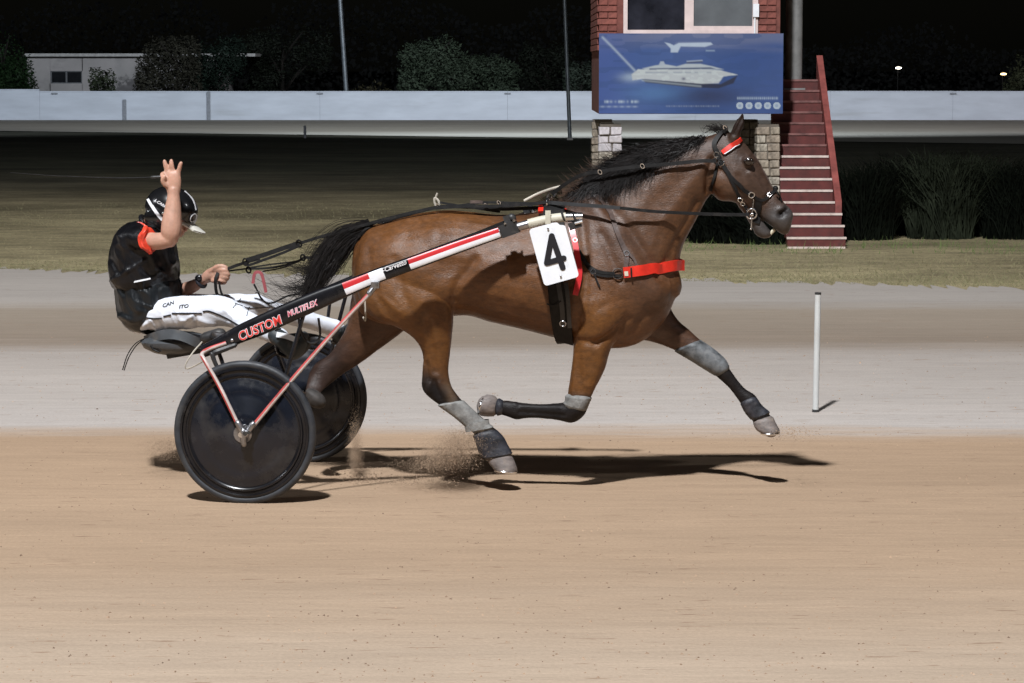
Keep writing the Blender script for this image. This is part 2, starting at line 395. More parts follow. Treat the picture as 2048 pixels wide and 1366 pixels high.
ye = np.array([verge(x) + .35 * math.sin(x * 2.1) * .3 + random.gauss(0, .2) + .25 * math.sin(x * .7 + 1) for x in xs])
n = len(xs); Vt = np.concatenate([np.stack([xs, np.full(n, -30.0), np.zeros(n)], 1), np.stack([xs, ye, np.zeros(n)], 1)])
tm.add(Vt, [(k, k + 1, n + k + 1, n + k) for k in range(n - 1)]); struct(build(tm, 'race_track', trk)).location.z = .006
inf = ramp_ground('infield_turf', [(20, (.315, .265, .155)), (36, (.285, .24, .14)), (43, (.19, .16, .096)), (49, (.085, .075, .05)), (57, (.045, .045, .03)), (84, (.03, .03, .021))], .38, .6, fine=(22, 22, 22), wob=1.8, s1=(1.1, 3.2, 1), s2=(4.5, 14, 1))  # turf darkens with distance: falloff of the light painted into the colour
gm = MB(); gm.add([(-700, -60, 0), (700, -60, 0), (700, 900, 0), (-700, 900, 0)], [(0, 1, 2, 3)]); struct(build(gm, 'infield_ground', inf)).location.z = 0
Yw = ground(1024, 241)[1]
fa, fb = ground(0, 263)[1], ground(2048, 289)[1]; fx0, fx1 = ground(0, 263)[0], ground(2048, 289)[0]
fst = ramp_ground('far_soil', [(60, (.24, .235, .21)), (84, (.24, .235, .21)), (88.5, (.15, .138, .115)), (103, (.165, .15, .125)), (107, (.2, .19, .17)), (300, (.1, .1, .08))], .1, 0, wob=1.2)
sl = (fb - fa) / (fx1 - fx0)
fm = MB(); xe = [-200, -24, -12, 0, 12, 24, 200]; ye_ = [fa + sl * (max(-24, min(24, x)) - fx0) for x in xe]; fm.add([(x, y, 0) for x, y in zip(xe, ye_)] + [(x, Yw + 2, 0) for x in xe], [(k, k + 1, k + 8, k + 7) for k in range(6)]); struct(build(fm, 'far_track', fst)).location.z = .02
# --- white boundary wall, long panels with capped joints
wp = mat('wall_paint', (.50, .54, .60), .6, var=.06, vscale=(.6, 1, 3), dirt=((.40, .42, .44), .12, (.25, 1, 2.2)))
wd = mat('wall_post', (.20, .215, .24), .6)
WALL = empty('boundary_wall', loc=(0, Yw, 0)); tag(WALL, 'long low white boundary wall beyond the far side of the track', 'wall')
def wx(px): return at(px, 215, Yw)[0]
cuts = [-760, -430, -160, 80, 418, 640, 1015, 1390, 1660, 1905, 5000, 2560, 2900]
ztop = at(1024, 184, Yw)[2]
for a, b in zip(cuts[:-1], cuts[1:]):
    h = ztop + (.075 if b <= 80 else 0) + random.uniform(-.006, .006)
    mb = MB(); mb.add(*boxmm((wx(a) + .003, -.06, -.1), (wx(b) - .003, .06, h))); mb.add(*boxmm((wx(a) + .003, -.075, h), (wx(b) - .003, .075, h + .035))); build(mb, 'wall_panel', wp, WALL, smooth=False)
for px, hh, m_ in ((418, ztop + .02, wd), (250, .80, wd)):
    mb = MB(); mb.add(*boxmm((wx(px) - .055, -.14, 0), (wx(px) + .055, -.078, hh))); build(mb, 'wall_post', m_, WALL, smooth=False)
for px in (640, 1015, 110, 1905):
    mb = MB(); mb.add(*boxmm((wx(px) - .12, -.10, ztop - .08), (wx(px) + .12, -.077, ztop - .03))); build(mb, 'bracket', wd, WALL, smooth=False)
# --- low pale building behind the wall
Yb = 128.0
def B(px, py, Y=Yb): return at(px, py, Y)
BLD = empty('flat_roofed_building', loc=(B(180, 150)[0], Yb, 0)); tag(BLD, 'low pale flat roofed building behind the white wall', 'building')
bm_ = mat('pale_render', (.50, .48, .47), .8, var=.08, vscale=(.6, .6, .6), dirt=((.26, .25, .25), .2, (.5, .5, .9)))
ox = np.array([B(180, 150)[0], Yb, 0])
def bb(px0, py0, px1, py1, d0, d1, Y=Yb):
    a, b = B(px0, py1), B(px1, py0); return boxmm((a[0] - ox[0], d0, max(a[2], -0.2) if py1 < 200 else 0), (b[0] - ox[0], d1, b[2]))
mb = MB(); mb.add(*bb(55, 113, 100, 215, 0, 6)); mb.add(*bb(100, 113, 165, 142, 0, 6)); mb.add(*bb(100, 167, 165, 215, 0, 6)); mb.add(*bb(165, 113, 440, 215, 0, 6)); build(mb, 'wall', bm_, BLD, smooth=False)
mb = MB(); mb.add(*bb(48, 107, 512, 113, -.35, 6.3)); build(mb, 'roof', mat('roof_fascia', (.58, .58, .56), .6), BLD, smooth=False)
mb = MB(); mb.add(*bb(100, 142, 103, 167, .05, .12)); mb.add(*bb(162, 142, 165, 167, .05, .12)); mb.add(*bb(103, 142, 162, 144, .05, .12)); mb.add(*bb(103, 165, 162, 167, .05, .12)); mb.add(*bb(131, 144, 134, 165, .05, .12))
wf = build(mb, 'window', mat('window_frame_grey', (.16, .17, .18), .5), BLD, smooth=False)
mb = MB(); mb.add(*bb(103, 144, 131, 165, .10, .115)); mb.add(*bb(134, 144, 162, 165, .10, .115)); build(mb, 'pane', mat('dark_glass', (.02, .022, .025), .1), wf, smooth=False)
# --- trees
bark = mat('bark', (.018, .015, .012), .9, var=.3)
def tree(name, label, cat, px0, px1, pyt, Y, col, nl, seed, size=.10, lobes=9, group=None, low=.12):
    R = random.Random(seed); a, b = at(px0, 150, Y)[0], at(px1, 150, Y)[0]; h = at(1024, pyt, Y)[2]; cx, rx = (a + b) / 2, (b - a) / 2
    root = empty(name, loc=(cx, Y, 0)); tag(root, label, cat, group)
    mb = MB(); P = [np.array([0, 0, -.1])]
    for k in range(4): P.append(P[-1] + np.array([R.gauss(0, .12), R.gauss(0, .12), h * .2]))
    mb.add(*tube(P, [.05 * h * (1 - .17 * k) * .7 for k in range(5)], 8))
    for k in range(5):
        s = P[1 + k % 3]; an = R.uniform(0, 2 * pi); e = s + np.array([math.cos(an) * rx * .6, math.sin(an) * rx * .6, h * .35]); mb.add(*tube([s, (s + e) / 2 + np.array([0, 0, .1]), e], [.02 * h, .013 * h, .006 * h], 6))
    build(mb, 'trunk', bark, root)
    lb = [(np.array([R.uniform(-.75, .75) * rx, R.uniform(-.6, .6) * rx, h * R.uniform(low + .15, .80)]), R.uniform(.38, .6)) for _ in range(lobes)]
    lb.append((np.array([0, 0, h * .62]), .75))
    V = []; Fs = []; cnt = 0
    while cnt < nl:
        c, s = lb[R.randrange(len(lb))]; d = np.array([R.gauss(0, 1), R.gauss(0, 1), R.gauss(0, 1)]); d /= np.linalg.norm(d); rr = s * R.uniform(.55, 1.0) ** .5 * (1 + .25 * math.sin(7 * d[0] + 5 * d[2] + cnt % 3))
        p = c + d * np.array([rx, rx, h * .42]) * rr
        if p[2] > h or p[2] < h * low * .5 or abs(p[0]) > rx * 1.05: continue
        t = np.array([R.gauss(0, 1), R.gauss(0, 1), R.gauss(0, .6)]); t /= np.linalg.norm(t); u = np.cross(t, d); u /= np.linalg.norm(u) + 1e-9; sz = size * R.uniform(.4, .95)
        V += [p - t * sz, p + u * sz * .45, p + t * sz, p - u * sz * .45]; Fs.append((4 * cnt, 4 * cnt + 1, 4 * cnt + 2, 4 * cnt + 3)); cnt += 1
    mb = MB(); mb.add(V, Fs); build(mb, 'crown', mat('leaf', col, .6, var=.3, vscale=(1.2, 1.2, 1.2), spec=.15), root, recalc=False)
    return root
LG = (.046, .064, .042); DG = (.018, .023, .016); BG = (.042, .041, .030)
tree('leafy_tree', 'dark green round tree at the left end of the pale building', 'tree', -60, 68, 58, 120, (.016, .036, .013), 8000, 1)
tree('leafy_tree', 'broad brownish tree covering the right end of the pale building', 'tree', 274, 400, 72, 121, BG, 10000, 2)
tree('leafy_tree', 'dull green bushy tree right of the brownish tree', 'tree', 370, 490, 70, 124, (.018, .030, .022), 8000, 3)
tree('round_shrub', 'small ball shaped shrub in front of the pale building', 'shrub', 180, 236, 134, 112, (.035, .045, .025), 1400, 4, .10, 4, low=.05)
tree('leafy_tree', 'very dark tree left of the leaning light pole behind the wall', 'tree', 480, 660, 52, 132, DG, 8000, 5)
tree('leafy_tree', 'low dark bush just right of the light pole behind the wall', 'bush', 690, 790, 160, 118, (.05, .045, .025), 1400, 6, .10, 5, low=.02)
tree('leafy_tree', 'large rounded green tree in the middle above the white wall', 'tree', 800, 945, 66, 118, LG, 10000, 7)
tree('leafy_tree', 'lower green tree joined to the right of the large rounded tree', 'tree', 915, 1042, 106, 120, LG, 8000, 8)
tree('leafy_tree', 'shadowy tree behind the bare pole by the tower', 'tree', 1040, 1150, 78, 136, DG, 6000, 9)
tree('leafy_tree', 'small grey green tree against the left side of the tower', 'tree', 1128, 1210, 113, 122, (.045, .06, .045), 5000, 10)
tree('leafy_tree', 'dim olive tree at the right edge of the view', 'tree', 2008, 2110, 98, 122, (.05, .055, .03), 6000, 11)
R2 = random.Random(5); V = []; Fs = []
for k in range(26000):                                # the dark far wood on the right
    x = R2.uniform(-75, 75); y = R2.uniform(150, 175); top = 2.3 + 1.6 * abs(math.sin(x * .21)) + math.sin(x * .9) * .5 + (2.0 if x < 10 else 0); z = R2.uniform(-.2, top)
    t = np.array([R2.gauss(0, 1), R2.gauss(0, .4), R2.gauss(0, 1)]); t /= np.linalg.norm(t); u = np.cross(t, [0, 1, 0]); s = R2.uniform(.08, .2); p = np.array([x, y, z])
    V += [p - t * s, p + u * s * .6, p + t * s, p - u * s * .6]; Fs.append((4 * k, 4 * k + 1, 4 * k + 2, 4 * k + 3))
mb = MB(); mb.add(V, Fs); tag(build(mb, 'woods', mat('far_leaf', (.004, .005, .0045), .9, var=.3, vscale=(.4, .4, .4)), recalc=False), 'dark distant wood along the horizon', None, None, 'stuff')
# --- light masts and far lamps
darkp0 = mat('dark_post', (.004, .004, .004), .7); pole_m = mat('galvanised_pole', (.22, .25, .27), .45, metal=.6, var=.15); lamp_on = emit('lamp_glow', (1, .93, .78), 5.0); lamp_warm = emit('lamp_glow_warm', (1, .72, .34), 4.0)
def mast(px0, py0, px1, Y, r, label, head=True):
    b = at(px0, py0, Y); b[2] = max(0, b[2]) if b[2] > .2 else 0; t = at(px1, 0, Y); d = (t - b) / (t[2] - b[2]); top = b + d * (14.5 - b[2]); b = b - d * b[2]
    root = empty('light_mast', loc=b); tag(root, label, 'light pole')
    mb = MB(); mb.add(*tube([np.zeros(3), (top - b) * .5, top - b], [r, r * .85, r * .65], 12)); build(mb, 'pole', pole_m, root)
    mb = MB(); mb.add(*box((0, 0, .03), (r * 3, r * 3, .06))); build(mb, 'base', mat('concrete', (.3, .3, .29), .9), root, smooth=False)
    mb = MB(); mb.add(*box(top - b, (1.8, .12, .12))); arm = build(mb, 'crossarm', pole_m, root, smooth=False)
    for k in (-.7, 0, .7):
        mb = MB(); mb.add(*box(top - b + np.array([k, .25, -.12]), (.45, .35, .3))); build(mb, 'floodlight_head', pole_m, root, smooth=False)
    return root
mast(692, 178, 680, 117.0, .105, 'pale leaning light pole rising behind the white wall between dark trees')
mast(1140, 279, 1129, 78.5, .055, 'thin dark pole standing in front of the white wall left of the tower')
for px, py, m_, lb in ((1797, 136, lamp_on, 'bright white lamp glowing far off beyond the right part of the wall'), (2007, 148, lamp_warm, 'yellow lamp glowing far off near the right edge')):
    p = at(px, py, 145); root = empty('street_lamp', loc=(p[0], p[1], 0)); tag(root, lb, 'lamp', 'lit lamps beyond the wall')
    mb = MB(); mb.add(*tube([(0, .25, 0), (0, .25, p[2] + .1)], .035, 8)); mb.add(*box((0, .2, p[2] + .10), (.1, .2, .04))); build(mb, 'post', darkp0, root)
    mb = MB(); mb.add(*ellipsoid((0, 0, p[2]), (.165, .10, .06), 16, 10)); build(mb, 'lamp_head', m_, root)
mb = MB(); b = ground(610, 276); mb.add(*tube([(0, 0, 0), (0, 0, .34)], .04, 10)); mb.add(*ellipsoid((0, 0, .34), (.042, .042, .02), 10, 6))
o = build(mb, 'marker_peg', wd); o.location = b; tag(o, 'tiny grey peg at the inner edge of the far track', 'peg')
# --- white marker post beside the near track
bpt = ground(1631, 826); tpt = at(1636, 585, bpt[1]); hgt = tpt[2]
PST = empty('marker_post', loc=bpt); tag(PST, 'slim white marker post standing alone in the grey track edge', 'post')
mb = MB(); mb.add(*tube([(0, 0, -.02), ((tpt[0] - bpt[0]) * .5, 0, hgt * .5), (tpt[0] - bpt[0], 0, hgt - .012)], .0185, 18)); build(mb, 'pole', mat('post_white', (.52, .53, .52), .5, var=.06, vscale=(8, 8, 3), dirt=((.4, .37, .33), .25, (12, 12, 5))), PST)
mb = MB(); mb.add(*tube([(tpt[0] - bpt[0], 0, hgt - .012), (tpt[0] - bpt[0], 0, hgt)], .0195, 18)); build(mb, 'cap', M['dark_plastic'], PST)
mb = MB(); mb.add(*tube([(0, 0, 0), (0, 0, .022)], .021, 18)); build(mb, 'base', M['dark_plastic'], PST)
# ------------------------------------------------------------------ the observation tower
YT = 33.0
T0 = at(1380, 228, YT); TWR = empty('observation_tower', loc=(T0[0], YT, 0)); tag(TWR, 'small red brick observation tower on stone pillars behind the horse', 'tower')
off_t = np.array([T0[0], YT, 0])
def TP(px, py, dy=0.0):
    p = at(px, py, YT); return np.array([p[0] - off_t[0], dy, p[2]])
xl, xr = TP(1197, 100)[0], TP(1562, 100)[0]; zs = TP(1380, 228)[2]; zsill = TP(1380, 68)[2]; ztp = zsill + 1.75; DEP = 3.2
wxl, wxr = TP(1250, 68)[0], TP(1512, 68)[0]; wzt = zsill + 1.05
brick_m = [mat('red_brick_%d' % k, c, .85, var=.2, vscale=(20, 20, 20), bump=.3) for k, c in enumerate([(.20, .062, .048), (.175, .055, .043), (.225, .072, .056)])]
mortar = mat('mortar_red', (.17, .058, .046), .9, var=.2); darkp = mat('dark_boarding', (.05, .052, .07), .7)
mb = MB()
mb.add(*boxmm((xl + .012, .012, zs), (wxl, .12, ztp))); mb.add(*boxmm((wxr, .012, zs), (xr - .012, .12, ztp))); mb.add(*boxmm((wxl, .012, zs), (wxr, .12, zsill))); mb.add(*boxmm((wxl, .012, wzt), (wxr, .12, ztp)))
mb.add(*boxmm((xl + .012, .12, zs), (xl + .13, DEP, ztp))); mb.add(*boxmm((xr - .13, .12, zs), (xr - .012, DEP, ztp))); mb.add(*boxmm((xl + .13, DEP - .12, zs), (xr - .13, DEP, ztp))); wl = build(mb, 'wall', mortar, TWR, smooth=False)
mb = MB(); mb.add(*boxmm((xl + .14, 0.13, zs), (xr - .14, DEP - .13, zs + .12))); build(mb, 'floor', darkp, TWR, smooth=False)
mb = MB(); mb.add(*boxmm((xl - .25, -.3, ztp + .002), (xr + .25, DEP + .3, ztp + .12))); build(mb, 'roof', mat('roof_sheet', (.18, .18, .18), .5), TWR, smooth=False)
# bricks on the two faces in view, shared meshes
bl, bh = .222, .076
def brick_mesh(l, m_, nm, deep=False):
    b = bmesh.new(); bmesh.ops.create_cube(b, size=1); 
    for v in b.verts: v.co = Vector((v.co.x * (.024 if deep else l), v.co.y * (l if deep else .024), v.co.z * (bh - .010)))
    bmesh.ops.bevel(b, geom=b.edges[:], offset=.004, segments=1, affect='EDGES'); me = bpy.data.meshes.new(nm); b.to_mesh(me); b.free(); me.materials.append(m_); return me
bm_full = [brick_mesh(bl - .012, k, 'brick') for k in brick_m]; bm_half = [brick_mesh(bl / 2 - .012, k, 'brick') for k in brick_m]; bm_side = [brick_mesh(bl - .012, k, 'brick', True) for k in brick_m]
def put(me, name, loc, root, rz=0):
    o = bpy.data.objects.new(name, me); COL.objects.link(o); o.parent = root; o.location = loc; o.rotation_euler.z = rz; return o
nb = 0
for side, (a, b) in enumerate(((xl, wxl - .02), (wxr + .02, xr))):
    z = zsill - .16; r = 0
    while z < zsill + .62:
        x = a + (bl / 2 if r % 2 else 0); first = r % 2
        if first: put(random.choice(bm_half), 'brick', (a + bl / 4, .002, z), wl); nb += 1
        while x + .05 < b:
            if x + bl <= b + .005: put(random.choice(bm_full), 'brick', (x + bl / 2, .002 + random.uniform(-.002, .002), z), wl); x += bl; nb += 1
            elif x + bl / 2 <= b + .01: put(random.choice(bm_half), 'brick', (x + bl / 4, .002, z), wl); x += bl / 2; nb += 1
            else: break
        z += bh; r += 1
for r in range(10):
    z = zsill - .16 + r * bh; y = .14 + (bl / 2 if r % 2 else 0)
    while y < DEP - .3 and nb < 280: put(random.choice(bm_side), 'brick', (xl + .002, y + bl / 2, z), wl); y += bl; nb += 1
# window
fr = mat('pink_white_frame', (.66, .54, .52), .5, var=.08, vscale=(6, 6, 6))
mb = MB(); t = .048; yo = -.03
mb.add(*boxmm((wxl - .02, yo, zsill), (wxr + .02, .10, zsill + t))); mb.add(*boxmm((wxl - .02, yo, wzt - t), (wxr + .02, .10, wzt))); mb.add(*boxmm((wxl - .02, yo + .002, zsill + t), (wxl + .028, .10, wzt - t))); mb.add(*boxmm((wxr - .045, yo + .002, zsill + t), (wxr + .02, .10, wzt - t)))
mx0, mx1 = TP(1369, 50)[0], TP(1387, 50)[0]; mb.add(*boxmm((mx0, yo + .006, zsill + t), (mx1, .08, wzt - t)))
mb.add(*boxmm((mx1, yo + .010, zsill + t), (wxr - .045, .06, zsill + t + .045)))
win = build(mb, 'window', fr, TWR, smooth=False)
mb = MB(); mb.add(*boxmm((wxl - .05, -.07, zsill - .03), (wxr + .05, .02, zsill - .002))); build(mb, 'sill', fr, win, smooth=False)
gl = mat('grey_glass', (.11, .12, .13), .25, spec=.6, var=.1, vscale=(3, 3, 3)); gd = mat('dark_pane', (.018, .019, .026), .12, spec=.6, var=.3, vscale=(4, 4, 4))
mb = MB(); mb.add(*boxmm((mx1 + .001, .02, zsill + t + .046), (wxr - .046, .026, wzt - t - .001))); build(mb, 'pane', gl, win, smooth=False)
mb = MB(); mb.add(*boxmm((wxl + .029, .05, zsill + t + .001), (mx0 - .001, .056, wzt - t - .001))); build(mb, 'pane', gd, win, smooth=False)
a, b = TP(1505, 34), TP(1517, 8); mb = MB(); mb.add(*boxmm((a[0], -.075, a[2]), (b[0], -.033, b[2]))); mb.add(*boxmm((a[0] + .015, -.06, a[2] - .2), (a[0] + .03, -.034, a[2]))); build(mb, 'latch', M['plate_white'], win, smooth=False)
# stone pillars
stone_m = [mat('rough_stone_%d' % k, c, .9, var=.3, vscale=(14, 14, 14), bump=.8, bscale=(30, 30, 30), dirt=((.12, .10, .085), .3, (10, 10, 10))) for k, c in enumerate([(.33, .28, .22), (.28, .23, .18), (.38, .34, .28)])]
white_m = [mat('limewashed_stone_%d' % k, c, .85, var=.1, vscale=(14, 14, 14), bump=.6, bscale=(30, 30, 30), dirt=((.30, .26, .23), .25, (8, 8, 14))) for k, c in enumerate([(.56, .52, .54), (.50, .47, .49)])]
def stone_mesh(sx, sy, sz, m_, seed):
    b = bmesh.new(); bmesh.ops.create_cube(b, size=1); r = random.Random(seed)
    for v in b.verts: v.co = Vector((v.co.x * sx + r.uniform(-.008, .008), v.co.y * sy + r.uniform(-.012, .012), v.co.z * sz + r.uniform(-.007, .007)))
    bmesh.ops.bevel(b, geom=b.edges[:], offset=.012, segments=1, affect='EDGES'); me = bpy.data.meshes.new('stone'); b.to_mesh(me); b.free(); me.materials.append(m_); return me
cH = .098
st_raw = [stone_mesh(.15 + .03 * (k % 3), .34, cH - .010, stone_m[k % 3], k) for k in range(9)]; st_wh = [stone_mesh(.15 + .03 * (k % 3), .34, cH - .008, white_m[k % 2], 40 + k) for k in range(6)]
pw = TP(1245, 300)[0] - TP(1197, 300)[0]; core_m = mat('pillar_core', (.13, .11, .09), .95)
zwash = TP(1200, 296)[2]
for i, (px0, dy) in enumerate(((1197, 0), (1513, 0), (1197, DEP - .36), (1513, DEP - .36))):
    x0 = TP(px0, 300)[0]; PL = MB(); PL.add(*boxmm((x0 + .02, dy + .02, 0), (x0 + pw - .02, dy + .34, zs - .122))); pl = build(PL, 'pillar', core_m, TWR, smooth=False); z = 0
    k = 0
    while z + cH < zs - .10:
        sp = .5 + random.uniform(-.14, .14); ms = st_wh if (i == 0 and z + cH / 2 > zwash) else st_raw
        for c, w in ((x0 + pw * sp / 2, pw * sp), (x0 + pw * (1 + sp) / 2, pw * (1 - sp))):
            me = random.choice(ms); o = put(me, 'stone', (c, dy + .18 + random.uniform(-.012, .008), z + cH / 2), pl); o.scale = ((w - .008) / max(v.co.x * 2 for v in me.vertices), 1.06, 1)
        z += cH; k += 1
# column standing on the landing at the back right
mb = MB(); a, b = at(1570, 170, YT + 1.6), at(1604, 170, YT + 1.6); cxx = (a[0] + b[0]) / 2 - off_t[0]; r_ = (b[0] - a[0]) / 2
mb.add(*tube([(cxx, 1.6, at(1580, 176, YT + 1.6)[2]), (cxx, 1.6, ztp)], r_, 20)); mb.add(*boxmm((cxx - r_ * 1.25, 1.6 - r_ * 1.25, at(1580, 176, YT + 1.6)[2] - .10), (cxx + r_ * 1.25, 1.6 + r_ * 1.25, at(1580, 176, YT + 1.6)[2]))); build(mb, 'column', mat('grey_column', (.20, .20, .195), .6, var=.15), TWR)
# --- advertising banner (printed sheet): colours laid on a fine grid
bw, bhh = xr + .02 - (xl + .005), TP(1380, 67)[2] - TP(1380, 227)[2]
NX, NY = 300, 132; gx, gy = np.meshgrid(np.linspace(0, 1, NX), np.linspace(0, 1, NY)); PX = 1197 + gx * 368; PY = 66 + gy * 161
Pb = np.stack([PX.ravel(), PY.ravel(), np.zeros(NX * NY)], 1); pxx, pyy = Pb[:, 0], Pb[:, 1]
def lin(r, g, b): return np.array([((c / 255 + .055) / 1.055) ** 2.4 if c > 10 else c / 3295 for c in (r, g, b)])
c = np.tile(lin(62, 92, 160), (len(Pb), 1))
def lay(col, w):
    global c
    w = np.clip(w, 0, 1)[:, None]; c = c * (1 - w) + lin(*col) * w
lay((52, 82, 150), sstep(1300, 1560, pxx)); lay((118, 122, 160), sstep(108, 70, pyy + vnoise(Pb * [.02, .1, 1], 5) * 8) * .8); lay((70, 92, 170), sstep(1300, 1200, pxx) * .6)
lay((48, 78, 140), (vnoise(Pb * [.03, .14, 1], 1) > .15) * .45); lay((84, 128, 190), np.exp(-((pxx - 1318) / 60) ** 2 - ((pyy - 186) / 16) ** 2) * .75)
lay((40, 50, 92), np.exp(-((pxx - 1420) / 70) ** 2 - ((pyy - 192) / 22) ** 2) * .8)
lay((190, 198, 222), np.exp(-(segdist(Pb[:, :2], [(1204, 74), (1225, 95), (1268, 140)]) / 2.6) ** 2) * .7)
lay((176, 188, 216), np.exp(-((pxx - 1262) / 22) ** 2 - ((pyy - 154) / 9) ** 2) * .8)
def inside(poly):
    r = np.zeros(len(Pb), bool); j = len(poly) - 1
    for i in range(len(poly)):
        (xi, yi), (xj, yj) = poly[i], poly[j]; r ^= ((yi > pyy) != (yj > pyy)) & (pxx < (xj - xi) * (pyy - yi) / (yj - yi + 1e-9) + xi); j = i
    d_ = segdist(Pb[:, :2], list(poly) + [poly[0]]); return sstep(-1.6, 1.6, np.where(r, d_, -d_))
lay((34, 42, 76), inside([(1282, 157), (1440, 168), (1474, 150), (1466, 166), (1436, 176), (1380, 174), (1290, 164)]))
lay((206, 204, 214), inside([(1262, 148), (1275, 138), (1400, 137), (1440, 140), (1474, 149), (1446, 152), (1436, 166), (1404, 167), (1284, 157), (1264, 160)]))
lay((196, 198, 212), inside([(1284, 136), (1310, 130), (1330, 128), (1352, 132), (1370, 127), (1400, 127), (1424, 132), (1446, 138), (1400, 139), (1290, 138)])); lay((58, 72, 112), inside([(1298, 136), (1420, 134), (1430, 137), (1298, 138.6)]))
lay((186, 190, 210), inside([(1316, 130), (1320, 122), (1326, 122), (1330, 130)])); lay((70, 78, 110), inside([(1372, 123), (1403, 121), (1404, 124), (1372, 126)])); lay((176, 182, 205), inside([(1372, 121), (1403, 119), (1404, 121), (1372, 123)]))
lay((120, 118, 140), np.exp(-((pxx - 1366) / 4) ** 2 - ((pyy - 157) / 3) ** 2))
lay((205, 212, 236), inside([(1328, 84), (1338, 86), (1346, 90), (1356, 85), (1420, 84), (1424, 88), (1408, 93), (1360, 92), (1354, 104), (1340, 104), (1340, 96)]) * .9)
lay((170, 186, 216), inside([(1410, 99), (1428, 99), (1428, 102), (1410, 102)]) * .6)
for q in range(11): lay((205, 214, 236), np.exp(-((pxx - 1209 - q * 6.6 - 2 * math.sin(q * 5)) / (1.6 + 1.6 * abs(math.sin(q * 2.3)))) ** 2 - ((pyy - 203) / 2.8) ** 2) * (.6 + .3 * math.sin(q * 1.7)))
for q in range(6): lay((180, 190, 220), np.exp(-((pxx - 1204 - q * 13) / 5) ** 2 - ((pyy - 213) / 2) ** 2) * .6)
for q in range(22): lay((168, 174, 200), np.exp(-((pxx - 1333 - q * 4.9) / (1.7 + 1.1 * math.sin(q * 2.7))) ** 2 - ((pyy - 212) / 1.6) ** 2) * .5)
for q in range(20): lay((190, 200, 225), np.exp(-((pxx - 1475 - q * 4.1) / (1.5 + .9 * math.sin(q * 3.1))) ** 2 - ((pyy - 196) / 2.6) ** 2) * .8)
for q in range(5): lay((206, 212, 230), (np.hypot(pxx - 1479 - q * 18.5, (pyy - 211)) < 7.2) * .85); lay((120, 140, 190), (np.hypot(pxx - 1479 - q * 18.5, (pyy - 211)) < 3.2) * .5)
lay((150, 156, 178), inside([(1290, 143), (1420, 143), (1424, 145.5), (1290, 146)]) * .6); lay((225, 226, 232), (vnoise(Pb * [.12, .25, 1], 8) > .2) * inside([(1262, 148), (1275, 138), (1400, 137), (1440, 140), (1474, 149), (1446, 152), (1436, 166), (1404, 167), (1284, 157), (1264, 160)]) * .5); lay((225, 230, 244), np.exp(-(segdist(Pb[:, :2], [(1284, 160), (1330, 165), (1400, 172)]) / 2.2) ** 2) * .35)
c = np.clip(c * np.array([.60, .66, .62]), 0, .9)
mb = MB(); Vb = np.stack([gx.ravel() * bw, .012 * np.sin(gx.ravel() * 9) * np.sin(gy.ravel() * pi), -gy.ravel() * bhh], 1)
Fb = [(r * NX + k, r * NX + k + 1, (r + 1) * NX + k + 1, (r + 1) * NX + k) for r in range(NY - 1) for k in range(NX - 1)]
nv = len(Vb); Vb2 = np.concatenate([Vb, [[0, .03, 0], [bw, .03, 0], [bw, .03, -bhh], [0, .03, -bhh]]]); mb.add(Vb2, Fb + [(nv, nv + 3, nv + 2, nv + 1)])
M['banner'] = mat('printed_vinyl', (1, 1, 1), .5, var=.02, attr='paint')
ban = build(mb, 'banner', M['banner'], recalc=False); setcol(ban.data, np.concatenate([c, np.tile(c.mean(0), (4, 1))])); ban.location = (off_t[0] + xl + .005, YT - .075, TP(1380, 67)[2]); tag(ban, 'blue banner showing a white ship at sea hung under the tower window', 'banner')
# --- red stairs beside the tower
S0 = ground(1632, 497); STR = empty('staircase', loc=S0); tag(STR, 'steep red staircase with white edged steps beside the tower', 'stairs')
sw0, sw1 = at(1574, 496, S0[1])[0] - S0[0], at(1690, 496, S0[1])[0] - S0[0]; RI, TR, NS = .128, .178, 15
red_s = mat('red_step_paint', (.10, .018, .015), .6, var=.22, vscale=(7, 7, 7), dirt=((.07, .03, .028), .3, (6, 6, 6))); nos2 = mat('shaded_nosing', (.17, .075, .068), .7, var=.3, vscale=(9, 9, 9)); nos = mat('white_nosing', (.62, .52, .47), .6, var=.1, vscale=(10, 10, 10), dirt=((.3, .14, .12), .2, (9, 9, 9)))
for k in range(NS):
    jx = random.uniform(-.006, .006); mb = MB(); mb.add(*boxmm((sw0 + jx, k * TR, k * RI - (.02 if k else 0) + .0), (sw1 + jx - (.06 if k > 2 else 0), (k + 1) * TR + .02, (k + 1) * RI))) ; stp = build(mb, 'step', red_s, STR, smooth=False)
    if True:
        mb = MB(); mb.add(*boxmm((sw0 + jx - .008, k * TR - .014, (k + 1) * RI - .021), (sw1 + jx - (.062 if k > 2 else -.01), k * TR + .05, (k + 1) * RI + .004))); build(mb, 'nosing', nos if k < 8 else nos2, stp, smooth=False)  # upper nosings dark red: tower shade painted into their colour
mb = MB(); mb.add(*boxmm((sw0 - .006, -.03, -.01), (sw1 + .0, .0, .022))); build(mb, 'kerb_strip', nos, STR, smooth=False)
mb = MB(); mb.add(*boxmm((sw0, NS * TR + .021, NS * RI - .1), (sw1 - .05, NS * TR + 1.2, NS * RI))); build(mb, 'landing', red_s, STR, smooth=False)
lit_red = mat('lit_red_board', (.26, .07, .06), .6, var=.2, vscale=(6, 6, 6))  # lighter red than the steps, the lit look is put into the colour
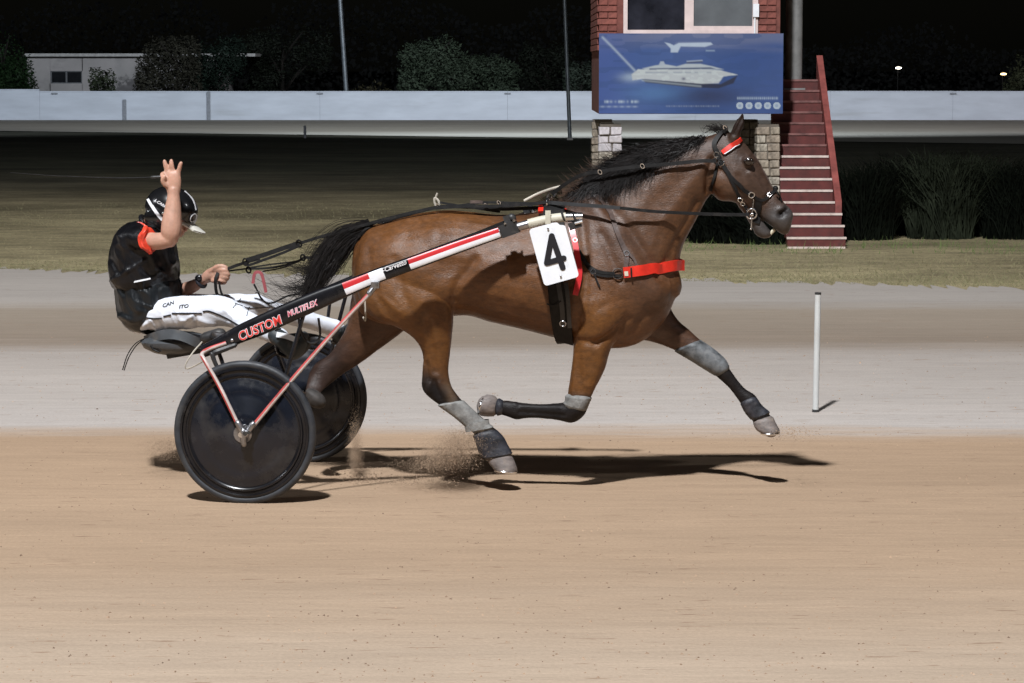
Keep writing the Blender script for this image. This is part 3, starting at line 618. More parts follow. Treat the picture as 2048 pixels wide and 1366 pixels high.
def slope(xa, xb, k0, k1, h0, h1, th0, name):
    P = []
    for k, h in ((k0, h0), (k1, h1)):
        y = k * TR; zb = k * RI - .1
        for x in (xa, xb): P += [(x, y, zb), (x, y, k * RI + h)]
    mb = MB(); mb.add(P, [(0, 1, 3, 2), (4, 6, 7, 5), (0, 4, 5, 1), (2, 3, 7, 6), (1, 5, 7, 3), (0, 2, 6, 4)]); return build(mb, name, lit_red, STR, smooth=False)
slope(sw1 - .055, sw1 + .02, 3.0, NS + .3, .13, .26, 0, 'side_board')
# --- tall dark weeds beside and under the tower
weed_m = [mat('weed_leaf_%d' % k, c_, .6, var=.4, vscale=(4, 4, 4), spec=.08) for k, c_ in enumerate([(.0045, .006, .004), (.018, .022, .014), (.004, .005, .0035)])]
def weed(px, Y, w, h, nbl, m_, label, group=None, arch=.35):
    x = at(px, 480, Y)[0]; root = empty('weed_clump', loc=(x, Y, 0)); tag(root, label, 'weeds', group); mb = MB()
    for k in range(nbl):
        a = random.uniform(0, 2 * pi); r = random.uniform(0, .5) * w; bx, by = math.cos(a) * r * .8, math.sin(a) * r * .5; hh = h * random.uniform(.45, 1.05); le = random.gauss(0, arch) * w; bw_ = random.uniform(.003, .008)
        P = [(bx, by, -.02), (bx + le * .25, by, hh * .5), (bx + le * .7, by + random.gauss(0, .05), hh * .88), (bx + le * 1.1, by, hh * random.uniform(.9, 1.0))]
        V = []; 
        for (q, s_) in zip(P, (1, 1, .7, .08)): V += [(q[0] - bw_ * s_, q[1], q[2]), (q[0] + bw_ * s_, q[1] + .006, q[2])]
        mb.add(V, [(0, 1, 3, 2), (2, 3, 5, 4), (4, 5, 7, 6)])
    build(mb, 'blades', m_, root, recalc=False); mb = MB()
    for k in range(9):
        a = random.uniform(0, 2 * pi); mb.add(*tube([(0, 0, -.02), (math.cos(a) * w * .2, math.sin(a) * w * .15, h * .5), (math.cos(a) * w * .42, math.sin(a) * w * .25, h * .8)], [.012, .009, .004], 5))
    build(mb, 'stem', m_, root)
for i, (px, Y, w, h, m_, lb) in enumerate([(1726, 33.6, .9, .95, 0, 'dark weed clump right beside the red staircase'), (1800, 34.6, 1.0, 1.05, 2, 'dark weed clump second from the staircase'), (1880, 33.8, 1.0, 1.12, 1, 'tall paler weed clump with fine upright blades right of the stairs'),
                                        (1950, 34.4, 1.0, 1.05, 1, 'grey green weed clump leaning right near the picture edge'), (2030, 33.8, 1.0, .95, 0, 'dark weed clump at the right picture edge'), (2110, 34.2, 1.0, 1.0, 2, 'dark weed clump just past the right picture edge'),
                                        (1440, 33.0, .9, .62, 2, 'low dark weed clump under the tower behind the horse neck'), (1525, 32.8, .8, .55, 0, 'low dark weed clump at the foot of the right stone pillar'), (1390, 34.0, .8, .6, 2, 'shadowed weed clump under the middle of the tower')]):
    weed(px, Y, w, h, 900, weed_m[m_], lb, 'weeds round the tower')
# --- turf blades along the verge and over the near infield
V = []; Fs = []; cols = []; cnt = 0
for k in range(26000):
    if k % 3 == 0: x = random.uniform(-7, 7.5); y = verge(x) + abs(random.gauss(0, .9)) - .12
    else: y = 26.5 + 16 * random.random() ** 1.5; x = random.uniform(-.19, .19) * y * 1.05; y = max(y, verge(x) - .05)
    if vnoise(np.array([[x * .9, y * .45, 0]]), 2)[0] < -.35 and random.random() < .75: continue
    h = random.uniform(.008, .032) * (1.5 if (x > 2.6 and y < 32.5) else 1); dx = random.gauss(0, .03); w = random.uniform(.002, .005)
    V += [(x - w, y, 0), (x + w, y, 0), (x + dx, y + random.gauss(0, .01), h)]; Fs.append((3 * cnt, 3 * cnt + 1, 3 * cnt + 2)); cnt += 1
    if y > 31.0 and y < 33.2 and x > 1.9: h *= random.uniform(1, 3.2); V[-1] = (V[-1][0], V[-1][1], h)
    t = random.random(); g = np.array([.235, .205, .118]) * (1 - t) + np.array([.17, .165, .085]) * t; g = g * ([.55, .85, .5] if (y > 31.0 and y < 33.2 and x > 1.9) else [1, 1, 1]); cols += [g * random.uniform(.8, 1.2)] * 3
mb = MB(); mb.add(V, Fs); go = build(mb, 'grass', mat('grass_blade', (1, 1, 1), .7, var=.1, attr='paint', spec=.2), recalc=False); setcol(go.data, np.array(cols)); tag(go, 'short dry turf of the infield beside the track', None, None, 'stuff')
# --- loose crumbs of soil on the track
def crumbs(name, pts, sizes, m_, label):
    V = []; Fs = []; k = 0
    for p, s in zip(pts, sizes):
        b = np.array([[1, 0, -.4], [-.5, .8, -.4], [-.5, -.8, -.4], [.1, .1, .8]]) * s * np.array([random.uniform(.7, 1.6), 1, random.uniform(.5, .9)]); a = random.uniform(0, 6.28); ca, sa = math.cos(a), math.sin(a)
        b = np.stack([b[:, 0] * ca - b[:, 1] * sa, b[:, 0] * sa + b[:, 1] * ca, b[:, 2]], 1) + p; V.append(b); Fs += [(k, k + 1, k + 3), (k + 1, k + 2, k + 3), (k + 2, k, k + 3), (k, k + 2, k + 1)]; k += 4
    mb = MB(); mb.add(np.concatenate(V), Fs); o = build(mb, name, m_, recalc=False, smooth=False); tag(o, label, None, None, 'stuff'); return o
pts = []; szs = []
for k in range(3600):
    y = 8.5 + 13 * random.random() ** 1.5; x = random.uniform(-.2, .2) * y; pts.append((x, y, .007)); szs.append(random.choice((.003, .004, .005, .006, .008)) * (1.5 if random.random() < .04 else 1))
crumbs('soil_crumbs', pts, szs, mat('soil_crumb', (.29, .20, .135), .95, var=.4, vscale=(3, 3, 3)), 'loose crumbs of soil scattered over the raked track')
# ================================================================== THE HORSE
hb = MB()
def addl(st, **k): hb.add(*pairloft(st, **k))
# barrel: (top px),(bottom px), half width, lateral, egg
addl([((722, 472), (707, 560), .07, 0), ((742, 452), (716, 618), .165, 0), ((780, 440), (765, 648), .235, 0, .05), ((830, 428), (822, 648), .268, 0, .05),
      ((880, 421), (880, 636), .272, 0, .08), ((935, 423), (938, 631), .265, 0, .12), ((990, 429), (985, 644), .275, 0, .12), ((1050, 427), (1058, 661), .285, 0, .15),
      ((1105, 412), (1122, 678), .272, 0, .22), ((1150, 386), (1178, 694), .245, 0, .34), ((1200, 352), (1240, 696), .225, 0, .4), ((1245, 420), (1290, 680), .215, 0, .1),
      ((1300, 470), (1330, 640), .175, 0), ((1335, 520), (1350, 596), .10, 0)], n=32)
# neck
addl([((1120, 402), (1330, 622), .17, 0, .3), ((1165, 374), (1352, 560), .165, 0, .3), ((1212, 338), (1364, 498), .135, 0, .25), ((1258, 306), (1384, 455), .112, 0, .2),
      ((1310, 288), (1400, 424), .098, 0, .15), ((1365, 280), (1412, 402), .088, 0, .1), ((1415, 272), (1424, 384), .08, 0), ((1448, 262), (1434, 350), .062, 0)], n=28)
# head
addl([((1448, 262), (1422, 340), .058, 0), ((1473, 270), (1421, 378), .082, 0, -.05), ((1498, 296), (1438, 400), .098, 0, .1), ((1514, 320), (1464, 403), .095, 0, .15),
      ((1529, 348), (1488, 414), .074, 0, .15), ((1542, 372), (1505, 424), .056, 0, .1), ((1556, 388), (1514, 432), .052, 0), ((1570, 406), (1526, 439), .055, 0), ((1581, 417), (1545, 454), .057, 0),
      ((1586, 430), (1561, 467), .046, 0), ((1583, 446), (1570, 469), .028, 0)], n=26)
addl([((1486, 396), (1476, 412), .055, 0), ((1503, 420), (1490, 431), .048, 0), ((1520, 437), (1504, 455), .043, 0), ((1533, 452), (1512, 470), .041, 0), ((1542, 463), (1524, 477), .034, 0), ((1543, 468), (1533, 477), .020, 0)], n=18)
# ears
for la, tip, b0, b1 in ((-.045, (1487, 223), (1456, 279), (1480, 276)), (.05, (1486, 231), (1458, 275), (1478, 278))):
    addl([((b1[0] - 2, b1[1] + 10), (b0[0] + 2, b0[1] + 8), .022, la), ((b1[0], b1[1]), (b0[0] + 1, b0[1]), .024, la), ((b1[0] + 3, b1[1] - 14), (b0[0] + 6, b0[1] - 14), .022, la * 1.1),
          ((tip[0] + 2, tip[1] + 22), (tip[0] - 17, tip[1] + 22), .017, la * 1.15), ((tip[0] + 1, tip[1] + 4), (tip[0] - 4, tip[1] + 4), .008, la * 1.15)], n=16)
# near hind leg
addl([((880, 470), (730, 520), .09, -.125), ((898, 545), (714, 575), .115, -.15), ((905, 598), (742, 632), .118, -.165), ((907, 640), (797, 656), .095, -.17), ((904, 676), (831, 680), .072, -.17),
      ((899, 714), (845, 708), .055, -.17), ((897, 742), (845, 745), .044, -.17), ((903, 771), (843, 773), .041, -.17), ((914, 788), (855, 792), .037, -.17), ((928, 804), (880, 811), .030, -.17),
      ((948, 824), (908, 830), .026, -.17), ((972, 845), (933, 850), .026, -.17), ((994, 860), (949, 871), .033, -.17), ((1004, 874), (957, 887), .034, -.17), ((1011, 890), (962, 905), .031, -.17), ((1020, 908), (974, 916), .037, -.17)], n=22)
# near fore leg, folded
addl([((1300, 560), (1165, 540), .07, -.13), ((1283, 600), (1142, 615), .095, -.145), ((1250, 655), (1144, 664), .092, -.15), ((1222, 698), (1147, 696), .072, -.15), ((1209, 740), (1142, 742), .056, -.15),
      ((1191, 776), (1136, 782), .046, -.15), ((1177, 805), (1134, 801), .044, -.15), ((1170, 829), (1128, 804), .042, -.15), ((1146, 846), (1121, 806), .040, -.15), ((1115, 841), (1108, 807), .031, -.15), ((1080, 837), (1078, 808), .026, -.15),
      ((1052, 837), (1050, 806), .028, -.15), ((1033, 840), (1031, 803), .034, -.15), ((1013, 833), (1013, 800), .030, -.15), ((999, 829), (1002, 801), .030, -.15), ((988, 830), (991, 795), .036, -.15)], n=22)
# far fore leg, reaching
addl([((1335, 560), (1215, 640), .08, .11), ((1340, 612), (1240, 668), .095, .12), ((1356, 640), (1270, 677), .085, .13), ((1377, 658), (1306, 684), .068, .14), ((1404, 683), (1348, 700), .053, .14), ((1426, 700), (1384, 722), .047, .14),
      ((1448, 719), (1416, 740), .043, .14), ((1460, 739), (1434, 753), .033, .14), ((1477, 762), (1455, 773), .026, .14), ((1492, 778), (1468, 789), .027, .14), ((1511, 791), (1480, 806), .034, .14), ((1521, 809), (1489, 823), .031, .14),
      ((1533, 822), (1501, 837), .031, .14), ((1545, 836), (1507, 845), .038, .14)], n=22)
# far hind leg, trailing
addl([((870, 560), (712, 540), .10, .12), ((838, 620), (702, 600), .11, .14), ((808, 662), (694, 648), .09, .15), ((757, 700), (680, 678), .066, .15), ((716, 730), (658, 708), .052, .15), ((690, 745), (636, 722), .044, .15),
      ((668, 763), (620, 742), .040, .14), ((650, 778), (614, 762), .03, .11), ((642, 788), (610, 778), .027, .07), ((648, 797), (608, 790), .033, .03), ((650, 806), (612, 800), .032, .01)], n=20)
# muscle masses laid on the trunk (px centre, lateral, radii)
def blob(px, py, la, r, rot=0.0):
    c, s = math.cos(rot), math.sin(rot)
    for sgn in (1, -1) if la else (1,):
        p = L(px, py, -abs(la)); p[1] = sgn * p[1] if la else 0
        hb.add(*ellipsoid(p, r, R=[[c, 0, s], [0, 1, 0], [-s, 0, c]]))
blob(1452, 362, .055, (.075, .040, .062), -.4)       # cheek
blob(1497, 322, .085, (.034, .020, .024), -.6)       # eye orbit
blob(1562, 424, .036, (.034, .024, .030), -.7)       # nostril rim
horse_me = remesh(hb, .0062, 10, .5)
V = getv(horse_me); V0 = V.copy(); Nn = getn(horse_me)
UZ = V[:, [0, 2]]
def uzpoly(pts, la=-.25): return [L(x, y, la)[[0, 2]] for x, y in pts]
def ridge(pts, amp, sig, la=-.25, side=None, band=None):
    """amp mm, sig px: raise (+) or hollow (-) the flanks along a stroke"""
    global V
    d = segdist(UZ, uzpoly(pts, la) if len(pts) > 1 else uzpoly(pts + [(pts[0][0] + .5, pts[0][1])], la)); s = sig * PXM
    w = np.exp(-(d / s) ** 2) * np.clip(np.abs(Nn[:, 1]) * 1.3, 0, 1)
    if side: w = w * (np.sign(V0[:, 1]) == side)
    if band: w = w * ((np.abs(V0[:, 1]) > band[0]) & (np.abs(V0[:, 1]) < band[1]))
    V = V + Nn * (w * amp * .001)[:, None]
T_ = (.10, .5)                                       # trunk flanks only
for pts, amp, sig in [
    ([(1175, 405), (1215, 455), (1262, 540), (1300, 600)], 9, 15), ([(1195, 395), (1250, 455), (1300, 525), (1325, 565)], -11, 11),
    ([(1160, 450), (1172, 520), (1170, 590), (1152, 650)], -9, 10), ([(1200, 470), (1240, 560)], -5, 9), ([(1230, 440), (1280, 540)], 7, 12),
    ([(1195, 628)], 15, 34), ([(1255, 640), (1225, 668), (1190, 690)], -8, 9), ([(1150, 684), (1195, 686), (1238, 660)], -9, 8), ([(1325, 585)], 12, 26), ([(1300, 620), (1262, 668)], -9, 11),
    ([(905, 535)], -16, 34), ([(868, 470)], 12, 22), ([(905, 600), (916, 565), (950, 520)], -9, 9), ([(880, 590)], 14, 32), ([(780, 500)], 8, 30),
    ([(730, 500), (742, 570), (780, 630), (815, 650)], -5, 10), ([(790, 520), (805, 580), (836, 640)], -5, 11), ([(820, 450), (800, 500)], -3, 14),
    ([(840, 520), (850, 600), (870, 680)], 6, 15), ([(856, 640), (868, 700), (872, 745)], -5, 6), ([(762, 592), (800, 622)], 3, 6),
    ([(1000, 500)], 6, 60), ([(950, 450), (1060, 450)], 5, 14), ([(960, 600), (1060, 630), (1110, 645)], -4, 12), ([(1060, 520), (1045, 600)], 1.5, 8), ([(1020, 520), (1005, 590)], 1.5, 8)]:
    ridge(pts, amp * 1.35, sig, band=T_)
for pts, amp, sig in [([(1398, 400), (1352, 485), (1322, 550)], -9, 8), ([(1424, 320), (1415, 350), (1416, 386)], -12, 7), ([(1380, 300), (1300, 380), (1240, 460)], 6, 18),
                      ([(1405, 340), (1330, 440)], 6, 14), ([(1500, 346), (1527, 388)], 6, 5), ([(1478, 352), (1490, 395)], -5, 6), ([(1538, 388)], -5, 9), ([(1505, 312), (1530, 352)], -4, 5),
                      ([(1496, 312), (1508, 320)], 4, 3.5), ([(1575, 419), (1562, 429)], -20, 6.0), ([(1545, 440)], 5, 10)]:
    ridge(pts, amp * 1.35, sig, la=-.08, band=(.012, .3))
ridge([(1468, 268), (1484, 236)], -9, 4, la=-.06, side=-1, band=(.05, .2))
for pts, amp, sig in [([(862, 640), (870, 740)], -5, 6), ([(868, 760), (880, 790)], -5, 5), ([(858, 776)], 5, 8), ([(885, 800), (930, 842)], -4, 4), ([(1160, 720), (1165, 780)], -4, 7), ([(1190, 720), (1180, 770)], 4, 7), ([(1152, 822)], 7, 9), ([(1040, 824), (1128, 830)], -6, 4), ([(1045, 812), (1120, 815)], 3, 4), ([(1030, 806)], 5, 6), ([(862, 762), (858, 785)], 6, 5), ([(880, 765), (893, 790)], 5, 5), ([(872, 760), (884, 795)], -5, 4), ([(848, 730), (850, 765)], 5, 4), ([(856, 725), (860, 760)], -6, 4), ([(1150, 700), (1146, 790)], 5, 5), ([(1205, 705), (1182, 790)], 5, 6)]:
    ridge(pts, amp, sig, la=-.17, side=-1)
V = V + Nn * (vnoise(V0 * 9, 3) * .0022 + vnoise(V0 * 22, 4) * .0009)[:, None]
setv(horse_me, V)
# coat colours
qx, qy = px_of(to_world(V0)); Q = np.stack([qx, qy], 1); la = V0[:, 1]
bay = np.array([.112, .0435, .0125]); rich = np.array([.155, .061, .0125]); dark = np.array([.052, .028, .020]); blk = np.array([.013, .011, .011]); greym = np.array([.05, .046, .045])
C = np.tile(bay, (len(V), 1))
def blend(c, w):
    global C
    C = C * (1 - w[:, None]) + np.asarray(c) * w[:, None]
blend(rich, .8 * np.exp(-(segdist(Q, [(800, 600), (870, 690)]) / 70) ** 2))
blend(rich, .8 * np.exp(-(segdist(Q, [(1190, 640), (1180, 770)]) / 45) ** 2))
blend(dark * .85, .92 * np.exp(-(segdist(Q, [(1150, 395), (1230, 350), (1320, 300), (1420, 285)]) / 62) ** 2))
blend(dark, .6 * np.exp(-(segdist(Q, [(1230, 470), (1300, 600)]) / 55) ** 2))
blend(dark, .75 * np.exp(-(segdist(Q, [(1490, 300), (1520, 370), (1560, 420)]) / 40) ** 2))
blend((.075, .040, .025), .55 * np.exp(-(segdist(Q, [(1400, 330), (1290, 460)]) / 70) ** 2))
blend(dark, .5 * np.exp(-(segdist(Q, [(1000, 425), (1130, 420)]) / 22) ** 2))
blend((.075, .036, .018), .7 * np.exp(-(segdist(Q, [(940, 640), (1120, 680)]) / 16) ** 2))
blend((.045, .029, .022), .62 * sstep(1425, 1470, qx) * (qy > 262)); blend((.085, .042, .024), .5 * np.exp(-(segdist(Q, [(1450, 370), (1470, 392)]) / 26) ** 2)); mz = np.exp(-(segdist(Q, [(1572, 436), (1540, 448), (1522, 458)]) / 30) ** 4); blend(greym, .9 * mz)
blend((.02, .017, .017), .95 * np.exp(-(segdist(Q, [(1575, 419), (1562, 428)]) / 9) ** 4) * (np.abs(la) > .01))
blend((.035, .022, .018), .8 * np.exp(-(segdist(Q, [(1486, 318), (1504, 324)]) / 9) ** 2))
blend(dark * .35, sstep(284, 262, qy) * (qx > 1450) * sstep(1450, 1456, qx))
near, far = la < -.05, la > .03
n1 = .5 + .5 * vnoise(V0 * 25, 9)
blend(blk, near * (qx > 835) * (qx < 1045) * (qy > 690) * sstep(722, 800, qy + 26 * n1 - .55 * (qx - 870)) * (qx < 1045))
blend((.16, .10, .055), .35 * near * np.exp(-(segdist(Q, [(895, 770), (905, 805)]) / 10) ** 2))
blend(blk, near * (qx > 940) * (qx < 1200) * sstep(782, 812, qy + 10 * n1))
blend(blk, far * (qx > 1330) * (qy > 600) * sstep(1378, 1450, qx + 20 * n1))
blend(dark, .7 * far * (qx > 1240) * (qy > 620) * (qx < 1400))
blend(blk, (la > -.02) * (qx < 745) * sstep(742, 672, qx + 14 * n1) * sstep(650, 700, qy))
blend(dark, .6 * far * (qx < 830) * (qy > 560))  # far hind leg darkened, its shade painted into the coat
C = C * (1 + .16 * vnoise(V0 * 5, 41) + .12 * vnoise(V0 * np.array([18, 18, 42.]), 42) + .08 * vnoise(V0 * np.array([60, 60, 120.]), 43))[:, None]
blend((.10, .078, .06), np.clip(.40 * sstep(.42, .12, V0[:, 2]) * (.45 + vnoise(V0 * 22, 44)), 0, 1)); C = np.clip(C, .002, 1)
setcol(horse_me, C)
M['coat'] = mat('bay_coat', (1, 1, 1), .47, var=.16, vscale=(34, 34, 60), attr='paint', bump=.32, bscale=(90, 90, 240), spec=.42)
nt = M['coat'].node_tree; nt.nodes['Principled BSDF'].inputs['Coat Weight'].default_value = .06; nt.nodes['Principled BSDF'].inputs['Coat Roughness'].default_value = .42
N_, K_ = nt.nodes, nt.links; pr = N_['Principled BSDF']
lum = N_.new('ShaderNodeRGBToBW'); K_.new(next(n for n in N_ if n.type == 'ATTRIBUTE').outputs['Color'], lum.inputs[0])
sm = N_.new('ShaderNodeMapRange'); sm.inputs['From Min'].default_value = .012; sm.inputs['From Max'].default_value = .045; sm.inputs['To Min'].default_value = .14; sm.inputs['To Max'].default_value = .48; K_.new(lum.outputs[0], sm.inputs['Value']); K_.new(sm.outputs[0], pr.inputs['Specular IOR Level'])
tcn = next(n for n in N_ if n.type == 'TEX_COORD'); mpn = N_.new('ShaderNodeMapping'); mpn.inputs['Scale'].default_value = (14, 14, 26); K_.new(tcn.outputs['Object'], mpn.inputs[0]); tn = N_.new('ShaderNodeTexNoise'); tn.inputs['Scale'].default_value = 1; tn.inputs['Detail'].default_value = 7; tn.inputs['Roughness'].default_value = .7; K_.new(mpn.outputs[0], tn.inputs['Vector'])
rm = N_.new('ShaderNodeMapRange'); rm.inputs['From Min'].default_value = .32; rm.inputs['From Max'].default_value = .68; rm.inputs['To Min'].default_value = .33; rm.inputs['To Max'].default_value = .56; K_.new(tn.outputs['Fac'], rm.inputs['Value']); K_.new(rm.outputs[0], pr.inputs['Roughness'])
horse_me.materials.append(M['coat']); horse_me.polygons.foreach_set('use_smooth', np.ones(len(horse_me.polygons), bool))
HORSE = link('racehorse', horse_me, None, True)
tag(HORSE, 'bay racehorse with black mane and tail trotting along the sand in harness', 'horse')
BV = BVHTree.FromPolygons([Vector(v) for v in V], [tuple(p.vertices) for p in horse_me.polygons])
def hit(px, py, off=.006):
    d = RT @ ray(px, py); d /= np.linalg.norm(d)
    h, nn, i, dist = BV.ray_cast(Vector(CAML), Vector(d))
    if h is None: return None, None
    return np.array(h) + np.array(nn) * off, np.array(nn)
def drape(pts, n=8, off=.006, lat_miss=-.05):
    """a picture polyline laid over the horse's near side"""
    Q2 = catmull([np.array(p, float) for p in pts], n); P, N2 = [], []
    for q in Q2:
        h, nn = hit(q[0], q[1], off)
        if h is None or (P and abs(h[1] - P[-1][1]) > .12):
            y = P[-1][1] if P else lat_miss
            h = L(q[0], q[1], y); nn = N2[-1] if N2 else np.array([0, -1.0, 0])
        P.append(h); N2.append(nn)
    P = np.array(P); N2 = np.array(N2)
    for _ in range(2):
        P[1:-1] = (P[:-2] + 2 * P[1:-1] + P[2:]) / 4; N2[1:-1] = (N2[:-2] + 2 * N2[1:-1] + N2[2:]) / 4
    return P, N2
def hoop(px_top, px_bot, off=.006, n=48):
    """closed loop round the trunk in the cross plane through two picture points"""
    a, b = L(*px_top, 0), L(*px_bot, 0); c = (a + b) / 2; up = (a - b); up /= np.linalg.norm(up); P = []; N2 = []
    for k in range(n):
        t = 2 * pi * k / n; d = up * math.cos(t) + np.array([0, math.sin(t), 0])
        h, nn, i, dist = BV.ray_cast(Vector(c), Vector(d))
        if h is None: h = Vector(c + d * .25); nn = Vector(d)
        nn = np.array(nn); nn = nn if nn @ d > 0 else -nn
        P.append(np.array(h) + d * off); N2.append(d)
    return np.array(P), np.array(N2)
def hpart(mb, name, m, **k): return build(mb, name, m, HORSE, **k)
# hooves
def hoof(st, la, shoe=None):
    mb = MB(); mb.add(*pairloft([(a, b, w, la) for a, b, w in st], n=24, sub=3, ex=2.2)); o = hpart(mb, 'hoof', M['hoof'])
    if shoe:
        s = MB(); c = (L(*shoe[0], la) + L(*shoe[1], la)) / 2; u = (L(*shoe[0], la) - L(*shoe[1], la)) / 2
        s.add(*tube([c + u * math.cos(t) + np.array([0, shoe[2] * math.sin(t), 0]) for t in np.linspace(-2.5, 2.5, 22)], .008, 6)); build(s, 'horseshoe', M['chrome'], o)
hoof([((1021, 906), (974, 914), .040), ((1028, 920), (978, 926), .050), ((1035, 940), (986, 936), .060), ((1030, 944), (988, 938), .058)], -.17, ((1032, 943), (989, 938), .054))
hoof([((987, 833), (990, 792), .040), ((974, 833), (984, 790), .052), ((962, 831), (974, 789), .058), ((958, 826), (970, 791), .055)], -.15, ((958, 826), (970, 793), .050))
hoof([((1547, 835), (1506, 844), .042), ((1553, 848), (1508, 852), .052), ((1560, 862), (1514, 861), .060), ((1553, 868), (1526, 867), .056)], .14, ((1557, 866), (1520, 865), .054))
M['hoof'] = mat('shaded_hoof', (.045, .04, .037), .7, var=.3, vscale=(20, 20, 20), bump=.3); hoof([((650, 812), (616, 806), .036), ((652, 806), (612, 790), .048), ((650, 798), (612, 780), .048)], -.02)  # trailing hoof gets a darker horn with the shade painted in
# leg wear
def cuff(st, la, name, m, grow=1.09, n=24):
    """sleeve a little larger than the leg inside it"""
    mb = MB(); S = []
    for a, b, w in st:
        a, b = np.array(a, float), np.array(b, float); c = (a + b) / 2; S.append((tuple(c + (a - c) * grow), tuple(c + (b - c) * grow), w * grow + .003, la))
    mb.add(*pairloft(S, n=n, sub=4, ex=2.3)); return hpart(mb, name, m)
w1 = cuff([((926, 802), (878, 811), .031), ((948, 823), (906, 831), .031), ((972, 844), (930, 851), .031), ((985, 854), (941, 862), .033)], -.17, 'tendon_bandage', M['wrap'])
mb = MB()
for a, b in (((975, 847), (934, 855)),):
    c = (L(*a, -.17) + L(*b, -.17)) / 2; u = (L(*a, -.17) - L(*b, -.17)) / 2 * 1.16
    P = [c + u * math.cos(t) + np.array([0, .041 * math.sin(t), 0]) for t in np.linspace(0, 2 * pi, 26)]
    mb.add(*strap(P, [p - c for p in P], .040, .004))
build(mb, 'bandage_strap', M['wrap'], w1)
cuff([((992, 861), (948, 872), .036), ((1005, 875), (955, 889), .038), ((1013, 890), (960, 905), .037), ((1022, 906), (966, 914), .042)], -.17, 'ankle_boot', M['ankle_boot'], 1.1)
cuff([((1399, 681), (1352, 702), .053), ((1426, 699), (1384, 721), .050), ((1448, 718), (1414, 740), .046), ((1457, 732), (1430, 750), .038)], .14, 'knee_boot', M['knee_boot'], 1.1)
cuff([((1182, 796), (1132, 792), .046), ((1177, 808), (1131, 802), .047), ((1172, 820), (1128, 806), .045)], -.15, 'knee_boot', M['wrap'], 1.07)
cuff([((1001, 829), (1004, 801), .032), ((996, 830), (998, 798), .034)], -.15, 'ankle_boot', M['ankle_boot'], 1.1)
cuff([((1512, 795), (1482, 808), .036), ((1523, 811), (1491, 825), .034), ((1538, 824), (1502, 838), .036)], .14, 'ankle_boot', M['ankle_boot'], 1.08)
# eyes, teeth
for s in (-1, 1):
    e = L(1497, 323, -.108); e[1] = s * .091
    mb = MB(); mb.add(*ellipsoid(e, (.024, .016, .020), 20, 14)); hpart(mb, 'eye', M['eye'])
mb = MB()
for k in range(5):
    for s in (-1, 1):
        p = L(1549 - k * 1.5, 459 + k * 1.4, 0); mb.add(*ellipsoid(p + np.array([0, s * (.004 + .006 * k), 0]), (.005, .0045, .012), 8, 6))
hpart(mb, 'tooth', mat('teeth', (.6, .55, .42), .4)).name = 'teeth'
# --- hair
def strands(paths, r0, n=3, mb=None):
    mb = mb or MB()
    for P in paths:
        m = len(P); mb.add(*tube(P, [r0 * (1 - .85 * (i / (m - 1)) ** 1.5) for i in range(m)], n, cap=False))
    return mb
def path_px(pts, la, jit, n=4, seed=None):
    q = catmull([np.append(np.array(p, float), l) for p, l in zip(pts, la)], n)
    return [L(a[0], a[1], a[2]) for a in q]
# tail: dock core and streaming hair
core = [(742, 452), (722, 460), (695, 474), (668, 500), (646, 535), (628, 572), (612, 604)]
cw = [9, 13, 20, 26, 26, 20, 7]
mb = MB()
P = [L(x, y, .0) for x, y in core]; mb.add(*rtube(P, [w * PXM * .80 for w in cw], 14))
paths = []
for k in range(2200):
    t = random.gauss(0, .46); lz = random.gauss(0, .035); ln = random.uniform(.55, 1.0)
    pts = []; las = []
    for i, ((x, y), w) in enumerate(zip(core, cw)):
        j = i / 6; a = core[max(i - 1, 0)]; b = core[min(i + 1, 6)]; dx, dy = b[0] - a[0], b[1] - a[1]; l = math.hypot(dx, dy)
        sp = w * 1.0 * t + random.gauss(0, 2 + 2.4 * j)
        pts.append((x + dy / l * sp - 6 * j * j * abs(t), y - dx / l * sp + 4 * j)); las.append(lz * (.4 + j) + random.gauss(0, .006))
    m = max(3, int(round(len(pts) * ln))); q = pts[:m]; ql = las[:m]
    if random.random() < .22:
        ex, ey = q[-1]; g = random.uniform(20, 75); q = q + [(ex - g * .6, ey + random.uniform(-4, 16)), (ex - g * 1.1, ey + random.uniform(-16, 10))]; ql = ql + [ql[-1], ql[-1]]
    paths.append(path_px(q, ql, 0, 3))
for k in range(26):                                   # long loose wisps blown back over the driver's legs
    y0 = random.uniform(520, 600); x0 = 640 - (y0 - 520) * .35; e = random.uniform(60, 150)
    paths.append(path_px([(x0, y0), (x0 - e * .25, y0 + random.uniform(5, 40)), (x0 - e * .6, y0 + random.uniform(0, 50)), (x0 - e, y0 + random.uniform(-30, 40))], [random.uniform(-.06, .06) for _ in range(4)], 0, 5))
strands(paths, .0015, 3, mb)
hpart(mb, 'tail', M['hair'], recalc=False)
